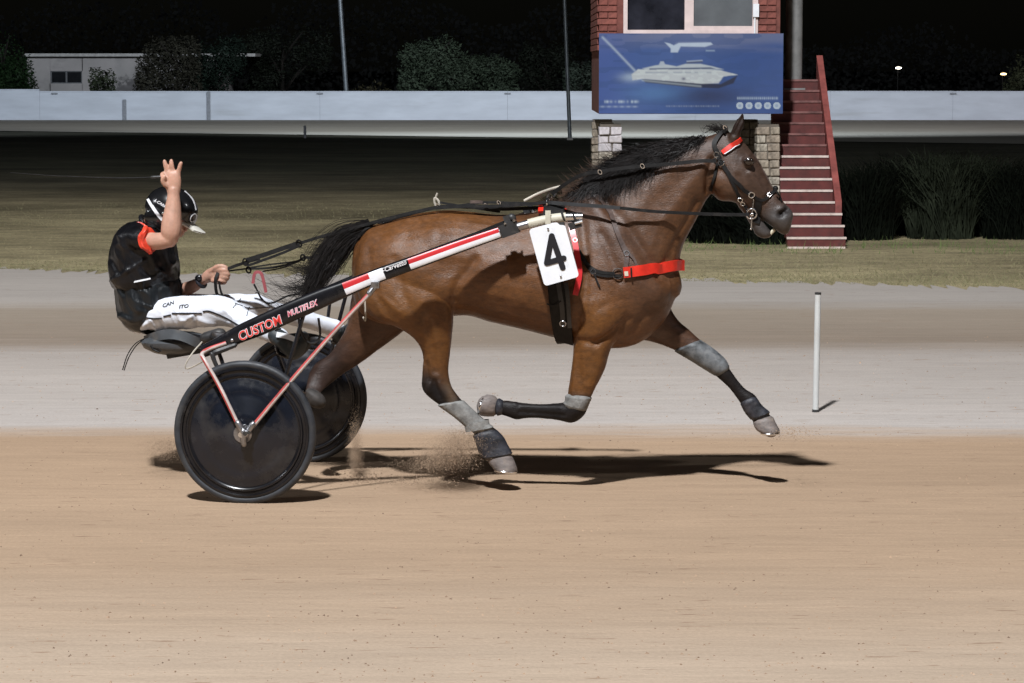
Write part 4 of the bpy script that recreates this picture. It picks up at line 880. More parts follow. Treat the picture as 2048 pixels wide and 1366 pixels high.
# mane blown back on the near side of the neck
def crest(x): return float(np.interp(x, [1100, 1150, 1200, 1250, 1300, 1365, 1420, 1450], [404, 376, 338, 306, 288, 279, 270, 260]))
paths = []
for k in range(4600):
    x0 = random.triangular(1222, 1418, 1262) if k % 7 else random.uniform(1170, 1300); y0 = crest(x0) + random.uniform(-3, 12)
    ln = random.uniform(.55, 1.0) * float(np.interp(x0, [1170, 1240, 1290, 1330, 1370, 1418], [90, 125, 150, 140, 100, 38])); fly = random.random() < .03; ln *= (.4 if fly else .86)
    ang = math.radians(random.gauss(40 if not fly else 9, 6)) + (1390 - x0) * .0012 * (0 if fly else 1)
    pts = []; x, y = x0, y0; off = random.uniform(.004, .028); P = []
    bend = random.gauss(-.01, .06); lastlat = None; m = 7
    for i in range(m):
        h, nn = hit(x, y, off * (i / (m - 1)) ** .7 + .002)
        if h is None or fly or (lastlat is not None and abs(h[1] - lastlat) > .05):
            lt = -.03 if lastlat is None else lastlat - .004; h = L(x, y, lt)
        lastlat = h[1]; P.append(h + np.array([0, random.gauss(0, .003), random.gauss(0, .003)]))
        st = ln / (m - 1); x -= st * math.cos(ang); y += st * math.sin(ang); ang += (bend - .03 + random.gauss(0, .06)) * (.4 if fly else 1)
    cl = math.sin(x0 * .35) * .014
    P = [p + np.array([cl * (i / 6) ** 1.5 * (1 if i % 2 else -.2), -abs(cl) * .4 * i / 6, cl * .6 * (i / 6)]) for i, p in enumerate(P)]
    paths.append(catmull(P, 2))
hpart(strands(paths, .0016, 3), 'mane', M['hair'], recalc=False)
paths = []
for k in range(520):                                 # brown fuzz over the withers
    x0 = random.uniform(1095, 1235); y0 = crest(x0) + random.uniform(-6, 26); ln = random.uniform(14, 46); ang = math.radians(random.gauss(12, 24)); P = []; x, y = x0, y0; ll = None
    for i in range(5):
        h, nn = hit(x, y, .003 + .004 * i)
        if h is None or (ll is not None and abs(h[1] - ll) > .04): h = L(x, y, -.01 if ll is None else ll)
        ll = h[1]; P.append(h); x -= ln / 4 * math.cos(ang); y += ln / 4 * math.sin(ang); ang -= random.uniform(0, .25)
    paths.append(P)
hpart(strands(paths, .0014, 3), 'wither_hair', M['brown_hair'], recalc=False)
paths = []
for k in range(60):
    x0 = random.uniform(1436, 1458); y0 = crest(x0) + 4; a = random.uniform(12, 40)
    paths.append(path_px([(x0, y0), (x0 - a * .35, y0 - random.uniform(4, 13)), (x0 - a * .8, y0 - random.uniform(2, 20)), (x0 - a * 1.1, y0 - random.uniform(-6, 18))], [random.uniform(-.03, .03)] * 4, 0, 3))
hpart(strands(paths, .0015, 3), 'forelock', M['hair'], recalc=False)
# ================================================================== THE SULKY
SUL = empty('sulky', MW); tag(SUL, 'black two wheeled racing sulky with solid disc wheels and red white shafts', 'sulky')
def spart(mb, name, m, root=None, **k): return build(mb, name, m, root or SUL, **k)
HUBN = L(490, 867, -.70); WR = .347; HUBN[2] = WR
def wheel(lat, sgn):
    c = np.array([HUBN[0], lat, WR]); w = MB(); o = sgn
    tp = [(WR - .052 + .0, -.012)] + [(WR - .026 + .026 * math.cos(t), -.024 * math.sin(t)) for t in np.linspace(-2.5, 2.5, 16)]
    w.add(*lathe([(.311, .015)] + [(WR - .019 + .019 * math.cos(t), .021 * math.sin(t)) for t in np.linspace(2.3, -2.3, 18)] + [(.311, -.015), (.311, .015)], c, 128))
    root = empty('wheel'); root.parent = SUL
    spart(w, 'tyre', M['rubber'], root)
    r = MB(); r.add(*lathe([(.318, .013), (.318, -.013), (.314, -.020), (.304, -.022), (.300, -.014), (.288, -.013), (.283, -.019), (.276, -.020), (.270, -.013), (.264, -.012), (.264, .012), (.270, .013), (.276, .020), (.304, .022), (.314, .020), (.318, .013)], c, 128)); spart(r, 'rim', M['carbon'], root)
    d = MB(); prof = []
    for s in (-1, 1):
        pr = [(.266, .010), (.255, .015), (.232, .0180), (.227, .0212), (.20, .0235), (.176, .0250), (.171, .0282), (.152, .0295), (.147, .0327), (.128, .0338), (.123, .0370), (.104, .0380), (.099, .0412), (.075, .0425), (.045, .046)]; pr = [(a, s * b) for a, b in pr]; prof += pr if s < 0 else pr[::-1]
    prof = [prof[-1 - k] for k in range(len(prof))]; d.add(*lathe(prof + [prof[0]], c, 96)); spart(d, 'disc', M['wheel_disc'], root)
    h = MB(); h.add(*lathe([(.001, -.052), (.044, -.051), (.046, -.046), (.046, .046), (.044, .051), (.001, .052)], c, 32)); spart(h, 'hub', M['steel'], root)
    a = MB(); a.add(*lathe([(.001, -.095), (.013, -.095), (.013, .095), (.001, .095)], c, 16)); spart(a, 'axle', M['chrome'], root)
    return c
cN = wheel(-.70, -1); cF = wheel(.70, 1)
# shafts: flattened tubes along the horse, striped paint
SH = [((406, 703), 12, .60), ((440, 688), 14, .60), ((480, 668), 17, .60), ((520, 651), 19, .595), ((580, 624), 19, .575), ((640, 598), 18, .55), ((690, 577.5), 15.5, .53), ((760, 549.5), 14, .50), ((840, 520.5), 13.5, .465), ((920, 491.5), 13, .43), ((1000, 464), 12, .40)]
TU = [((995, 466), 8, .40), ((1042, 452), 8.5, .385), ((1085, 441), 8.5, .375), ((1125, 435), 8.5, .37), ((1165, 434), 7.5, .365)]
def shaft(sg, text=True):
    P = catmull([np.append(L(px, py, -la), [w * PXM, px]) for (px, py), w, la in SH], 8)
    if sg > 0:
        for q in P: q[1] = -q[1]
    pts = [q[:3] for q in P]; nr = 40; rings = []; mats = []
    for i, p in enumerate(pts):
        t = pts[min(i + 1, len(pts) - 1)] - pts[max(i - 1, 0)]; t /= np.linalg.norm(t); s = np.array([0, 1.0, 0]); up = np.cross(t, s); up = up / np.linalg.norm(up) * (-1 if np.cross(t, s)[2] < 0 else 1); h = P[i][3]
        rings.append(ringpts(p, up * h, s * .024, nr, 2.8))
    Vs, Fs = loft(rings); mi = []
    for f in Fs:
        if len(f) > 4: mi.append(0); continue
        i, k = f[0] // nr, f[0] % nr; ang = ((k + .5) / nr) * 360; px = P[i][4] + 4
        v = math.cos(math.radians(ang)); v = math.copysign(abs(v) ** (2 / 2.8), v); outer = True; m_ = 0
        if px > 688 and px < 1002 and outer:
            if 0.12 < v < .8: m_ = 1
            elif -.78 < v <= .12: m_ = 2
            if 764 < px < 816: m_ = 0
            if 738 < px <= 764 and v > .12 and v < .8: m_ = 2
        mi.append(m_)
    mb = MB(); mb.add(Vs, Fs, mi); sh = spart(mb, 'shaft', [M['carbon'], M['red_paint'], M['white_paint']])
    Q = catmull([np.append(L(px, py, -la), w * PXM) for (px, py), w, la in TU], 6)
    if sg > 0:
        for q in Q: q[1] = -q[1]
    mb = MB(); n1 = 13; mb.add(*tube([q[:3] for q in Q[:n1]], [q[3] for q in Q[:n1]], 14)); spart(mb, 'shaft_tube', M['steel'], sh)
    mb = MB(); mb.add(*tube([q[:3] for q in Q[8:21]], [q[3] * 1.08 for q in Q[8:21]], 14)); spart(mb, 'tape', M['cream'], sh)
    mb = MB(); mb.add(*tube([q[:3] for q in Q[19:]], [q[3] * 1.15 for q in Q[19:]], 16)); spart(mb, 'tip', M['chrome'], sh)
    def at_s(px, py, la=-.40): p = L(px, py, la); p[1] *= -sg; return p
    # clamp block
    mb = MB(); c = at_s(1019, 458); d = at_s(1044, 449) - at_s(1004, 463); d /= np.linalg.norm(d); Rm = np.array([d, [0, 1, 0], np.cross(d, [0, 1, 0])])
    mb.add(*box(c, (.085, .066, .062), Rm)); mb.add(*box(c + np.array([-.01, 0, .046]), (.03, .05, .04), Rm)); mb.add(*ellipsoid(c + np.array([.01, -.0, .055]), (.022, .02, .02), 12, 8)); o = spart(mb, 'clamp', M['dark_plastic'], sh)
    mb = MB()
    for px, py in ((1012, 446), (1030, 440)): p = at_s(px, py); mb.add(*tube([p + np.array([0, -.04, 0]), p + np.array([0, .04, 0])], .006, 8))
    spart(mb, 'bolt', M['chrome'], o)
    mb = MB()
    for px, py in ((1127, 432), (1150, 436)):
        p = at_s(px, py, -.37); mb.add(*torus(p, .024, .006, d, 18, 6))
    mb.add(*box(at_s(1150, 450, -.375), (.06, .03, .035), Rm)); spart(mb, 'tip_buckle', M['dark_plastic'], sh)
    mb = MB(); mb.add(*tube([at_s(1150, 447, -.392), at_s(1165, 443, -.392)], .008, 8)); spart(mb, 'pin', M['chrome'], sh)
    # thin strap running along the top of the shaft
    mb = MB(); mb.add(*strap([at_s(1012, 443, -.40), at_s(960, 464, -.42), at_s(880, 494, -.45), at_s(800, 524, -.48), at_s(735, 549, -.51)], [np.array([0, -1.0, 0])] * 5, .016, .005)); spart(mb, 'trace_strap', M['black_leather'], sh)
    # rear bolted plate
    mb = MB()
    for px, py in ((437, 697), (464, 681)): p = at_s(px, py, -.628); mb.add(*ellipsoid(p, (.0095, .006, .0095), 12, 8))
    spart(mb, 'bolt', M['steel'], sh)
    return sh, at_s
shN, aN = shaft(-1); shF, aF = shaft(1)
def place_text(s, a, b, hpx, la, m, root, name='lettering', offset=0.0, depth=.0015, shear=.25, push=0.0, lat_b=None):
    """raised print from picture point a to b (baseline) on the plane at lateral la"""
    cu = bpy.data.curves.new('t', 'FONT'); cu.body = s; cu.size = 1; cu.shear = shear; cu.offset = offset; cu.resolution_u = 3; cu.fill_mode = 'FRONT'
    o = bpy.data.objects.new('t', cu); COL.objects.link(o); dg = bpy.context.evaluated_depsgraph_get(); me = bpy.data.meshes.new_from_object(o.evaluated_get(dg)); bpy.data.objects.remove(o); bpy.data.curves.remove(cu)
    v = getv(me); Fs = [tuple(p.vertices) for p in me.polygons]; bpy.data.meshes.remove(me)
    x0, x1, y0, y1 = v[:, 0].min() + offset, v[:, 0].max() - offset, v[:, 1].min() + offset, v[:, 1].max() - offset
    A = L(*a, la); Bq = L(*b, la if lat_b is None else lat_b); ex = Bq - A; up = np.array([-ex[2], 0, ex[0]]); up /= np.linalg.norm(up); hh = hpx * PXM
    def tr(z): return A + np.outer((v[:, 0] - x0) / (x1 - x0), ex) + np.outer((v[:, 1] - y0) / (y1 - y0), up * hh) + np.array([0, -push - z, 0])
    mb = MB(); mb.add(np.concatenate([tr(depth), tr(0)]), Fs); return build(mb, name, m, root, smooth=False, recalc=False)
M['letter_red'] = mat('letter_red', (.75, .05, .04), .4, var=.05); M['letter_white'] = mat('letter_white', (.8, .78, .8), .4, var=.04); M['letter_pink'] = mat('letter_pink', (.72, .20, .26), .4, var=.05)
place_text('CUSTOM', (482, 682), (566, 646), 17, -.629, M['letter_white'], shN, 'lettering', .05, lat_b=-.612, shear=.15)
place_text('CUSTOM', (482, 682), (566, 646), 17, -.629, M['letter_red'], shN, 'lettering', .012, push=.002, lat_b=-.612, shear=.15)
place_text('MULTIFLEX', (577, 634), (638, 609), 10.5, -.606, M['letter_white'], shN, 'lettering', .05, lat_b=-.582, shear=.3)
place_text('MULTIFLEX', (577, 634), (638, 609), 10.5, -.606, M['letter_pink'], shN, 'lettering', .005, push=.002, lat_b=-.582, shear=.3)
place_text('-Carvetto', (767, 545), (814, 528), 9, -.524, M['letter_white'], shN, 'lettering', .012, lat_b=-.505, shear=.2)
# wheel stays
def stay(pts, sg, r=.0102, hub=None):
    P = []
    for (px, py, la) in pts: p = L(px, py, -la); p[1] *= -sg; P.append(p)
    P = catmull(P, 5); nr = 14; V, Fs = tube(P, r, nr, up=np.array([0, -1.0 * -sg, 0])); V = np.asarray(V); mi = []
    for f in Fs:
        if len(f) > 4: mi.append(0); continue
        c = V[list(f)].mean(0); i = f[0] // nr; ax = (P[i] + P[min(i + 1, len(P) - 1)]) / 2; n = c - ax; n /= np.linalg.norm(n); t = P[min(i + 1, len(P) - 1)] - P[i]; t = t / (np.linalg.norm(t) + 1e-9); pr = np.cross(t, [0, 1, 0])
        q = n @ pr; mi.append(1 if q > .1 else 0)
    mb = MB(); mb.add(V, Fs, mi); return spart(mb, 'wheel_stay', [M['stay_white'], M['stay_red']])
for sg in (-1, 1):
    s1 = stay([(489, 872, .775), (474, 845, .775), (440, 775, .765), (410, 722, .74), (404, 708, .70), (418, 698, .66), (452, 686, .63)], sg)
    s2 = stay([(491, 872, .775), (512, 845, .77), (590, 752, .70), (680, 650, .61), (738, 588, .545)], sg)
    def lp(px, py, la):
        p = L(px, py, -la); p[1] *= -sg; return p
    mb = MB(); mb.add(*rtube([lp(486, 862, .78), lp(488, 888, .78)], [.017, .015], 12)); mb.add(*rtube([lp(476, 846, .78), lp(486, 866, .782)], [.016, .014], 10)); mb.add(*rtube([lp(506, 848, .775), lp(493, 868, .782)], [.016, .014], 10)); br = spart(mb, 'axle_bracket', M['steel'])
    mb = MB(); mb.add(*tube([lp(490, 867, .83), lp(490, 867, .77)], .012, 10)); mb.add(*tube([lp(497, 865, .80), lp(497, 865, .78)], .010, 6)); spart(mb, 'nut', M['chrome'], br)
    mb = MB(); mb.add(*rtube([lp(738, 588, .545), lp(748, 574, .53)], [.014, .016], 10)); mb.add(*box(lp(751, 570, .53), (.04, .035, .03))); mb.add(*tube([lp(753, 567, .555), lp(753, 567, .50)], .007, 8)); spart(mb, 'stay_fitting', M['steel'], s2)
    mb = MB(); mb.add(*rtube([lp(424, 708, .66), lp(430, 725, .66), lp(440, 745, .66)], [.012, .011, .009], 8)); mb.add(*rtube([lp(428, 705, .64), lp(470, 690, .62)], [.018, .012], 8)); spart(mb, 'stay_gusset', M['dark_plastic'], s1)
    # inner stay of the wheel fork
    mb = MB(); mb.add(*tube([lp(497, 868, .62), lp(470, 800, .62), lp(436, 700, .61)], .010, 10)); mb.add(*tube([lp(497, 868, .62), lp(560, 790, .60), lp(610, 620, .56)], .010, 10)); mb.add(*tube([lp(490, 867, .70), lp(497, 868, .60)], .012, 10)); spart(mb, 'wheel_stay', M['carbon'])
# arch tube under the seat joining the two shafts
mb = MB(); P = catmull([L(470, 680, -.60), L(440, 676, -.45), L(424, 672, -.22), L(420, 672, 0), L(424, 672, .22), L(436, 676, .45), L(462, 680, .60)], 6); mb.add(*tube(P, .026, 14)); spart(mb, 'arch_tube', M['carbon'])
mb = MB(); mb.add(*rtube([L(412, 676, -.30), L(440, 668, -.30)], [.030, .031], 16)); spart(mb, 'arch_roller', M['dark_plastic'])
# seat shell
mb = MB(); rings = []
for u_, top, bot, w in ((287, 679, 689, .06), (300, 672, 697, .16), (320, 667, 705, .20), (345, 664, 709, .215), (375, 666, 709, .21), (400, 671, 705, .18), (418, 676, 700, .10)):
    a, b = L(u_ - 2, top, 0), L(u_ + 4, bot, 0); rings.append(ringpts((a + b) / 2, (a - b) / 2, np.array([0, w, 0]), 24, 2.6, -.1))
mb.add(*loft(rings)); seat = spart(mb, 'seat', M['grey_plastic'])
mb = MB(); P = [L(290 + 128 * t, 682 - 17 * math.sin(pi * min(1, t * 1.15)) + 8 * t, -.222 + .15 * (2 * abs(t - .5)) ** 3) for t in np.linspace(0, 1, 14)]; mb.add(*strap(P, [np.array([0, -1.0, .2])] * 14, .05, .010)); spart(mb, 'seat_rim', M['grey_plastic'], seat)
mb = MB(); a = L(330, 702, -.16); b = L(410, 694, -.16); mb.add([a + [0, 0, .0], b + [0, 0, .01], L(404, 706, -.16), L(335, 718, -.16)] + [p + np.array([0, .3, 0]) for p in (a, b, L(404, 706, -.16), L(335, 718, -.16))], [(0, 1, 2, 3), (4, 7, 6, 5), (0, 4, 5, 1), (1, 5, 6, 2), (2, 6, 7, 3), (3, 7, 4, 0)]); spart(mb, 'seat_bracket', M['dark_plastic'], seat, smooth=False)
mb = MB(); mb.add(*tube([L(301, 691, -.20), L(306, 699, -.20), L(318, 704, -.20), L(323, 702, -.2), L(314, 695, -.2), L(304, 689, -.2)], .0045, 6)); spart(mb, 'seat_handle', M['black_leather'], seat)
# loose cables
def cable(pts, r, m): mb = MB(); mb.add(*tube(catmull([L(*p) for p in pts], 6), r, 6)); return spart(mb, 'cable', m)
cable([(290, 676, -.2), (270, 688, -.2), (255, 710, -.2), (245, 740, -.2)], .0028, M['black_leather']); cable([(288, 678, -.19), (272, 692, -.19), (258, 714, -.19), (248, 741, -.19)], .0028, M['black_leather'])
cable([(404, 684, -.4), (385, 706, -.5), (371, 730, -.52), (376, 737, -.52), (398, 727, -.55), (412, 718, -.6)], .004, M['rope'])
cable([(597, 628, -.5), (600, 655, -.5), (612, 681, -.5), (628, 686, -.48), (640, 672, -.47), (637, 636, -.47)], .006, M['dark_plastic'])
cable([(730, 600, -.5), (731, 640, -.5), (726, 634, -.49)], .004, M['rope'])
# foot stirrups on the shafts
for sg, (fx, fy) in ((-1, (578, 690)), (1, (682, 655))):
    la = .44
    mb = MB(); q = [(fx - 22, fy - 52), (fx - 26, fy - 10), (fx - 18, fy + 18), (fx + 16, fy + 14), (fx + 22, fy - 40)]; P = []
    for px, py in q: p = L(px, py, sg * la); P.append(p)
    mb.add(*tube(catmull(P, 4), .009, 8)); spart(mb, 'stirrup', M['carbon'])
# grey patched cover on the shaft before the stripe
# ------------------------------------------------------------------ number plate
nrm = np.array([0, -1.0, 0])
def plate3(px, py): return L(px, py, -.405)
outl = []
def arc(c, r, a0, a1, n=6): return [(c[0] + r * math.cos(math.radians(a0 + (a1 - a0) * k / n)), c[1] + r * math.sin(math.radians(a0 + (a1 - a0) * k / n))) for k in range(n + 1)]
ang = -15.5                                             # plate hangs tilted; outline in its own axes then turned
pc = (1108, 506); W2, H2 = 36, 59
raw = arc((-W2 + 7, -H2 + 7), 7, 180, 270) + [(14, -H2), (22, -H2 + 2)] + [(26, -H2 + 8), (32, -H2 + 10), (W2, -H2 + 13)] + arc((W2 - 7, H2 - 7), 7, 0, 90) + arc((-W2 + 7, H2 - 7), 7, 90, 180)
ca, sa = math.cos(math.radians(ang)), math.sin(math.radians(ang))
def turn(p): return (pc[0] + p[0] * ca - p[1] * sa, pc[1] + p[0] * sa + p[1] * ca)
PLT = MB(); V, Fs = polyslab([turn(p) for p in raw], plate3, .006, -nrm); PLT.add(V, Fs); plate = build(PLT, 'number_plate', M['plate_white'], None, True, smooth=False); tag(plate, 'white number plate with a black 4 hanging from the shaft at the horse flank', 'number plate')
def stroke2(pts, w, m, name, root, la=-.4065, th=.002):
    V2 = []; mb = MB()
    for a, b in zip(pts[:-1], pts[1:]):
        a, b = np.array(a, float), np.array(b, float); t = (b - a) / np.linalg.norm(b - a); n = np.array([-t[1], t[0]]); aa = math.degrees(math.atan2(n[1], n[0])); o = arc(a, w / 2, aa, aa + 180, 8) + arc(b, w / 2, aa + 180, aa + 360, 8)
        V, Fs = polyslab(o, lambda px, py: L(px, py, la - .0002 * len(V2)), th, nrm); V2.append(1); mb.add(V, Fs)
    return build(mb, name, m, root, smooth=False)
stroke2([(1118, 533.5), (1113, 534), (1092.5, 530)], 1, M['print_black'], 'x', plate) if False else None
stroke2([(1125.5, 535), (1103.5, 472), (1093.5, 526), (1127.5, 516.5)], 11.5, M['print_black'], 'numeral', plate)
for p in ((1096, 457), (1121.5, 552)):
    mb = MB(); mb.add(*ellipsoid(L(*p, -.412), (.0055, .003, .0055), 12, 8)); build(mb, 'rivet', M['steel'], plate)
mb = MB(); mb.add(*strap([L(1096, 421, -.40), L(1096, 435, -.402), L(1096, 448, -.402)], [nrm] * 3, .026, .006)); build(mb, 'hanger_strap', M['cream'], plate)
# ================================================================== THE DRIVER
pb = MB()
# seated trunk inside the clothes, neck, head
pb.add(*pairloft([((352, 620), (262, 650), .13, 0), ((350, 575), (240, 590), .14, 0), ((346, 520), (230, 520), .16, 0), ((338, 480), (240, 480), .17, 0), ((322, 462), (258, 456), .15, 0), ((316, 452), (280, 444), .08, 0)], n=24))
pb.add(*pairloft([((316, 470), (276, 456), .062, 0), ((324, 452), (288, 440), .058, 0), ((334, 436), (297, 424), .06, 0)], n=18))
def E(px, py, la, r, rot=0): 
    c, s = math.cos(rot), math.sin(rot); pb.add(*ellipsoid(L(px, py, la), r, R=[[c, 0, s], [0, 1, 0], [-s, 0, c]]))
E(337, 414, 0, (.098, .076, .095)); E(348, 448, 0, (.056, .056, .066), .35); E(358, 466, 0, (.026, .030, .022)); E(376, 452, 0, (.018, .012, .014), .6); E(369, 460, 0, (.016, .022, .010)); E(332, 436, -.076, (.016, .008, .022)); E(332, 436, .076, (.016, .008, .022)); E(368, 440, 0, (.020, .05, .012))
# right arm raised (near side), elbow forward, forearm straight up in front of the helmet
def chain(pts, m=12): pb.add(*rtube([L(a, b, c) for a, b, c, r in pts], [r * PXM for *_, r in pts], m))
chain([(278, 478, -.15, 19), (300, 482, -.21, 17.5), (322, 482, -.24, 17), (342, 477, -.25, 15.5)], 16)
chain([(340, 480, -.25, 15), (342, 465, -.25, 20), (343.5, 445, -.245, 20), (346, 415, -.235, 16), (347, 392, -.23, 12.5), (347, 378, -.225, 12.5)], 16)
pb.add(*pairloft([((360.5, 384), (334, 384), .024, -.225), ((362, 372), (330, 372), .025, -.225), ((362.5, 360), (326.5, 359), .024, -.225), ((361, 349), (328, 347), .020, -.225), ((358, 343), (332, 342), .014, -.225)], n=18))
for f in ([(334, 350, -.225, 5.6), (333.5, 341, -.226, 5.0), (331, 330, -.228, 4.8), (329, 322.5, -.228, 4.0)], [(345, 349, -.225, 5.8), (344.5, 339, -.226, 5.2), (343, 329, -.228, 5.0), (342.5, 322, -.228, 4.1)],
          [(356, 350, -.225, 5.5), (357.5, 342, -.226, 4.8), (360, 332, -.23, 4.5), (362, 326, -.232, 3.8)],
          [(331, 352, -.225, 5.2), (326, 348, -.23, 5.0), (324.5, 352, -.25, 4.6), (329, 358, -.256, 4.2)],
          [(338, 374, -.235, 6.0), (330, 369, -.248, 5.4), (325.5, 361, -.256, 4.8), (329, 353, -.260, 4.2)]): chain(f, 10)
# left arm (far side) reaching forward with the lines
chain([(285, 480, .17, 19), (300, 520, .22, 17), (318, 560, .22, 15.5), (340, 590, .18, 14)], 14)
chain([(338, 588, .18, 14), (362, 582, .13, 15), (385, 573, .09, 13), (404, 562, .06, 10), (412, 556, .05, 10)], 14)
pb.add(*rtube([L(408, 559, .05), L(420, 551, .045), L(432, 547, .04), L(440, 548, .035)], [.0245, .034, .036, .030], 16))
for i in range(4):
    y = 540 + 7.0 * i; dx = (0, 2, 0, -5)[i]
    chain([(430 + dx, y + 1, .01, 4.4), (445 + dx, y, -.012, 4.4), (455 + dx, y + 2, -.004, 4.0), (453 + dx, y + 5, .022, 3.8), (442 + dx, y + 5, .03, 3.6)], 10)
chain([(421, 543, .02, 5.5), (433, 534, .0, 5.0), (444, 532, -.006, 4.5), (453, 535, -.006, 3.9)], 10)
# legs inside the trousers
for pts in ([(300, 634, -.10, 26), (380, 626, -.17, 24), (455, 630, -.22, 19), (520, 660, -.32, 16), (572, 684, -.42, 13)], [(315, 630, .10, 24), (360, 622, .12, 24), (430, 617, .14, 22), (505, 613, .2, 16), (540, 620, .25, 14), (600, 636, .33, 12), (672, 656, .42, 10)]): chain(pts, 14)
pm = remesh(pb, .0042, 5, .5)
pm.materials.append(M['skin']); pm.polygons.foreach_set('use_smooth', np.ones(len(pm.polygons), bool))
PERSON = link('person', pm, None, True); tag(PERSON, 'driver in black vest, white trousers and helmet with three fingers raised on the sulky', 'person')
def ppart(mb, name, m, root=None, **k): return build(mb, name, m, root or PERSON, **k)
def cloth(mb, name, m, vox, it, noise_amp, noise_sc, folds=(), root=None, ridged=0.0):
    me = remesh(mb, vox, it, .5); Vv = getv(me); N_ = getn(me)
    d = vnoise(Vv * noise_sc, 11) * noise_amp + vnoise(Vv * np.array(noise_sc) * 2.3, 12) * noise_amp * .45
    if ridged:
        w_ = Vv * np.array([16, 9, 16.]); w_ = w_ + np.stack([vnoise(Vv * 6, 21), vnoise(Vv * 6, 22), vnoise(Vv * 6, 23)], 1) * 1.6; k_ = np.stack([w_[:, 0] * .8 + w_[:, 2] * .6, w_[:, 1], (w_[:, 2] * .8 - w_[:, 0] * .6) * .35], 1)
        d = d + ridged * ((1 - np.abs(vnoise(k_, 31)) * 2.2).clip(0, 1) ** 2 - .3)
    qx, qy = px_of(to_world(Vv)); Q = np.stack([qx, qy], 1)
    for pts, amp, sig in folds: d = d + 1.4 * amp * .001 * np.exp(-(segdist(Q, pts) / sig) ** 2) * np.clip(-N_[:, 1] + .3, 0, 1)
    setv(me, Vv + N_ * d[:, None]); me.materials.append(m); me.polygons.foreach_set('use_smooth', np.ones(len(me.polygons), bool)); return link(name, me, root or PERSON)
# vest
vb = MB()
vb.add(*pairloft([((356, 566), (229, 573), .18, 0), ((355, 552), (222, 556), .195, 0), ((353, 520), (221, 520), .205, 0), ((349, 490), (226, 488), .21, 0), ((342, 472), (236, 464), .215, 0), ((326, 462), (256, 449), .18, 0), ((316, 456), (276, 441), .10, 0), ((314, 452), (284, 440), .075, 0)], n=32, ex=2.2))
vb.add(*rtube([L(262, 474, -.13), L(276, 479, -.18), L(286, 481, -.205)], [.058, .060, .050], 16)); vb.add(*rtube([L(268, 474, .13), L(284, 490, .19), L(292, 505, .215)], [.058, .060, .056], 16))
F1 = [([(240, 470), (250, 500), (255, 540)], 6, 5), ([(262, 500), (275, 530), (300, 550)], -6, 6), ([(225, 560), (260, 540), (290, 520)], 5, 4), ([(340, 500), (342, 540)], 6, 5), ([(320, 510), (330, 552)], -6, 6), ([(300, 508), (310, 535), (345, 556)], 4, 5), ([(222, 520), (240, 548)], -5, 5)]
cloth(vb, 'vest', M['vest'], .007, 2, .006, (13, 13, 7), F1, ridged=.009)
sb = MB()
sb.add(*pairloft([((357, 594), (274, 666), .165, 0), ((360, 590), (256, 655), .18, 0), ((360, 580), (241, 630), .185, 0), ((359, 568), (234, 600), .185, 0), ((356, 558), (231, 574), .175, 0)], n=32, ex=2.3))
F2 = [([(245 + 18 * k, 575), (250 + 17 * k, 600), (262 + 15 * k, 622)], 6 if k % 2 else -6, 4.5) for k in range(7)] + [([(240, 632), (262, 640)], 8, 5)]
cloth(sb, 'jacket_skirt', M['skirt'], .007, 2, .005, (16, 16, 8), F2, ridged=.010)
mb = MB(); P = []
for t in np.linspace(-1.35, 1.35, 22): P.append(L(291 - 0, 561.5, 0) + np.array([-.17 * 1 * math.sin(t * 0) , 0, 0]) )
P = [L(264, 565, -.19), L(275, 562.5, -.20), L(290, 559.5, -.202), L(301, 557, -.198)]; mb.add(*strap(catmull(P, 4), [np.array([0, -1.0, .1])] * 13, .008, .006)); ppart(mb, 'waistband', M['plate_white'])
# red sleeve trim: ring round the sleeve mouth
mb = MB(); c = L(297, 480, -.225); ax = L(330, 470, -.25) - L(272, 481, -.17); ax /= np.linalg.norm(ax); u = np.cross(ax, [0, 1, 0]); u /= np.linalg.norm(u); v = np.cross(ax, u)
rings = []
for s_, r_ in ((-.012, .062), (-.008, .066), (.008, .065), (.012, .060)): rings.append(np.array([c + ax * (s_ + .010 * math.sin(3 * t)) + (u * math.cos(t) * 1.12 + v * math.sin(t)) * (r_ * .94 + .003 * math.sin(7 * t)) for t in np.linspace(0, 2 * pi, 41)[:-1]]))
mb.add(*loft(rings)); ppart(mb, 'sleeve_trim', M['red_satin'])
mb = MB(); mb.add(*torus(L(297, 452, 0), .060, .012, L(320, 432, 0) - L(284, 460, 0), 32, 10)); ppart(mb, 'collar', M['vest'])
mb = MB(); mb.add(*strap(catmull([L(268, 449, -.10), L(280, 447, -.09), L(294, 456, -.11)], 4), [np.array([-.2, -1.0, .6])] * 9, .016, .006)); ppart(mb, 'collar_trim', M['red_satin'])
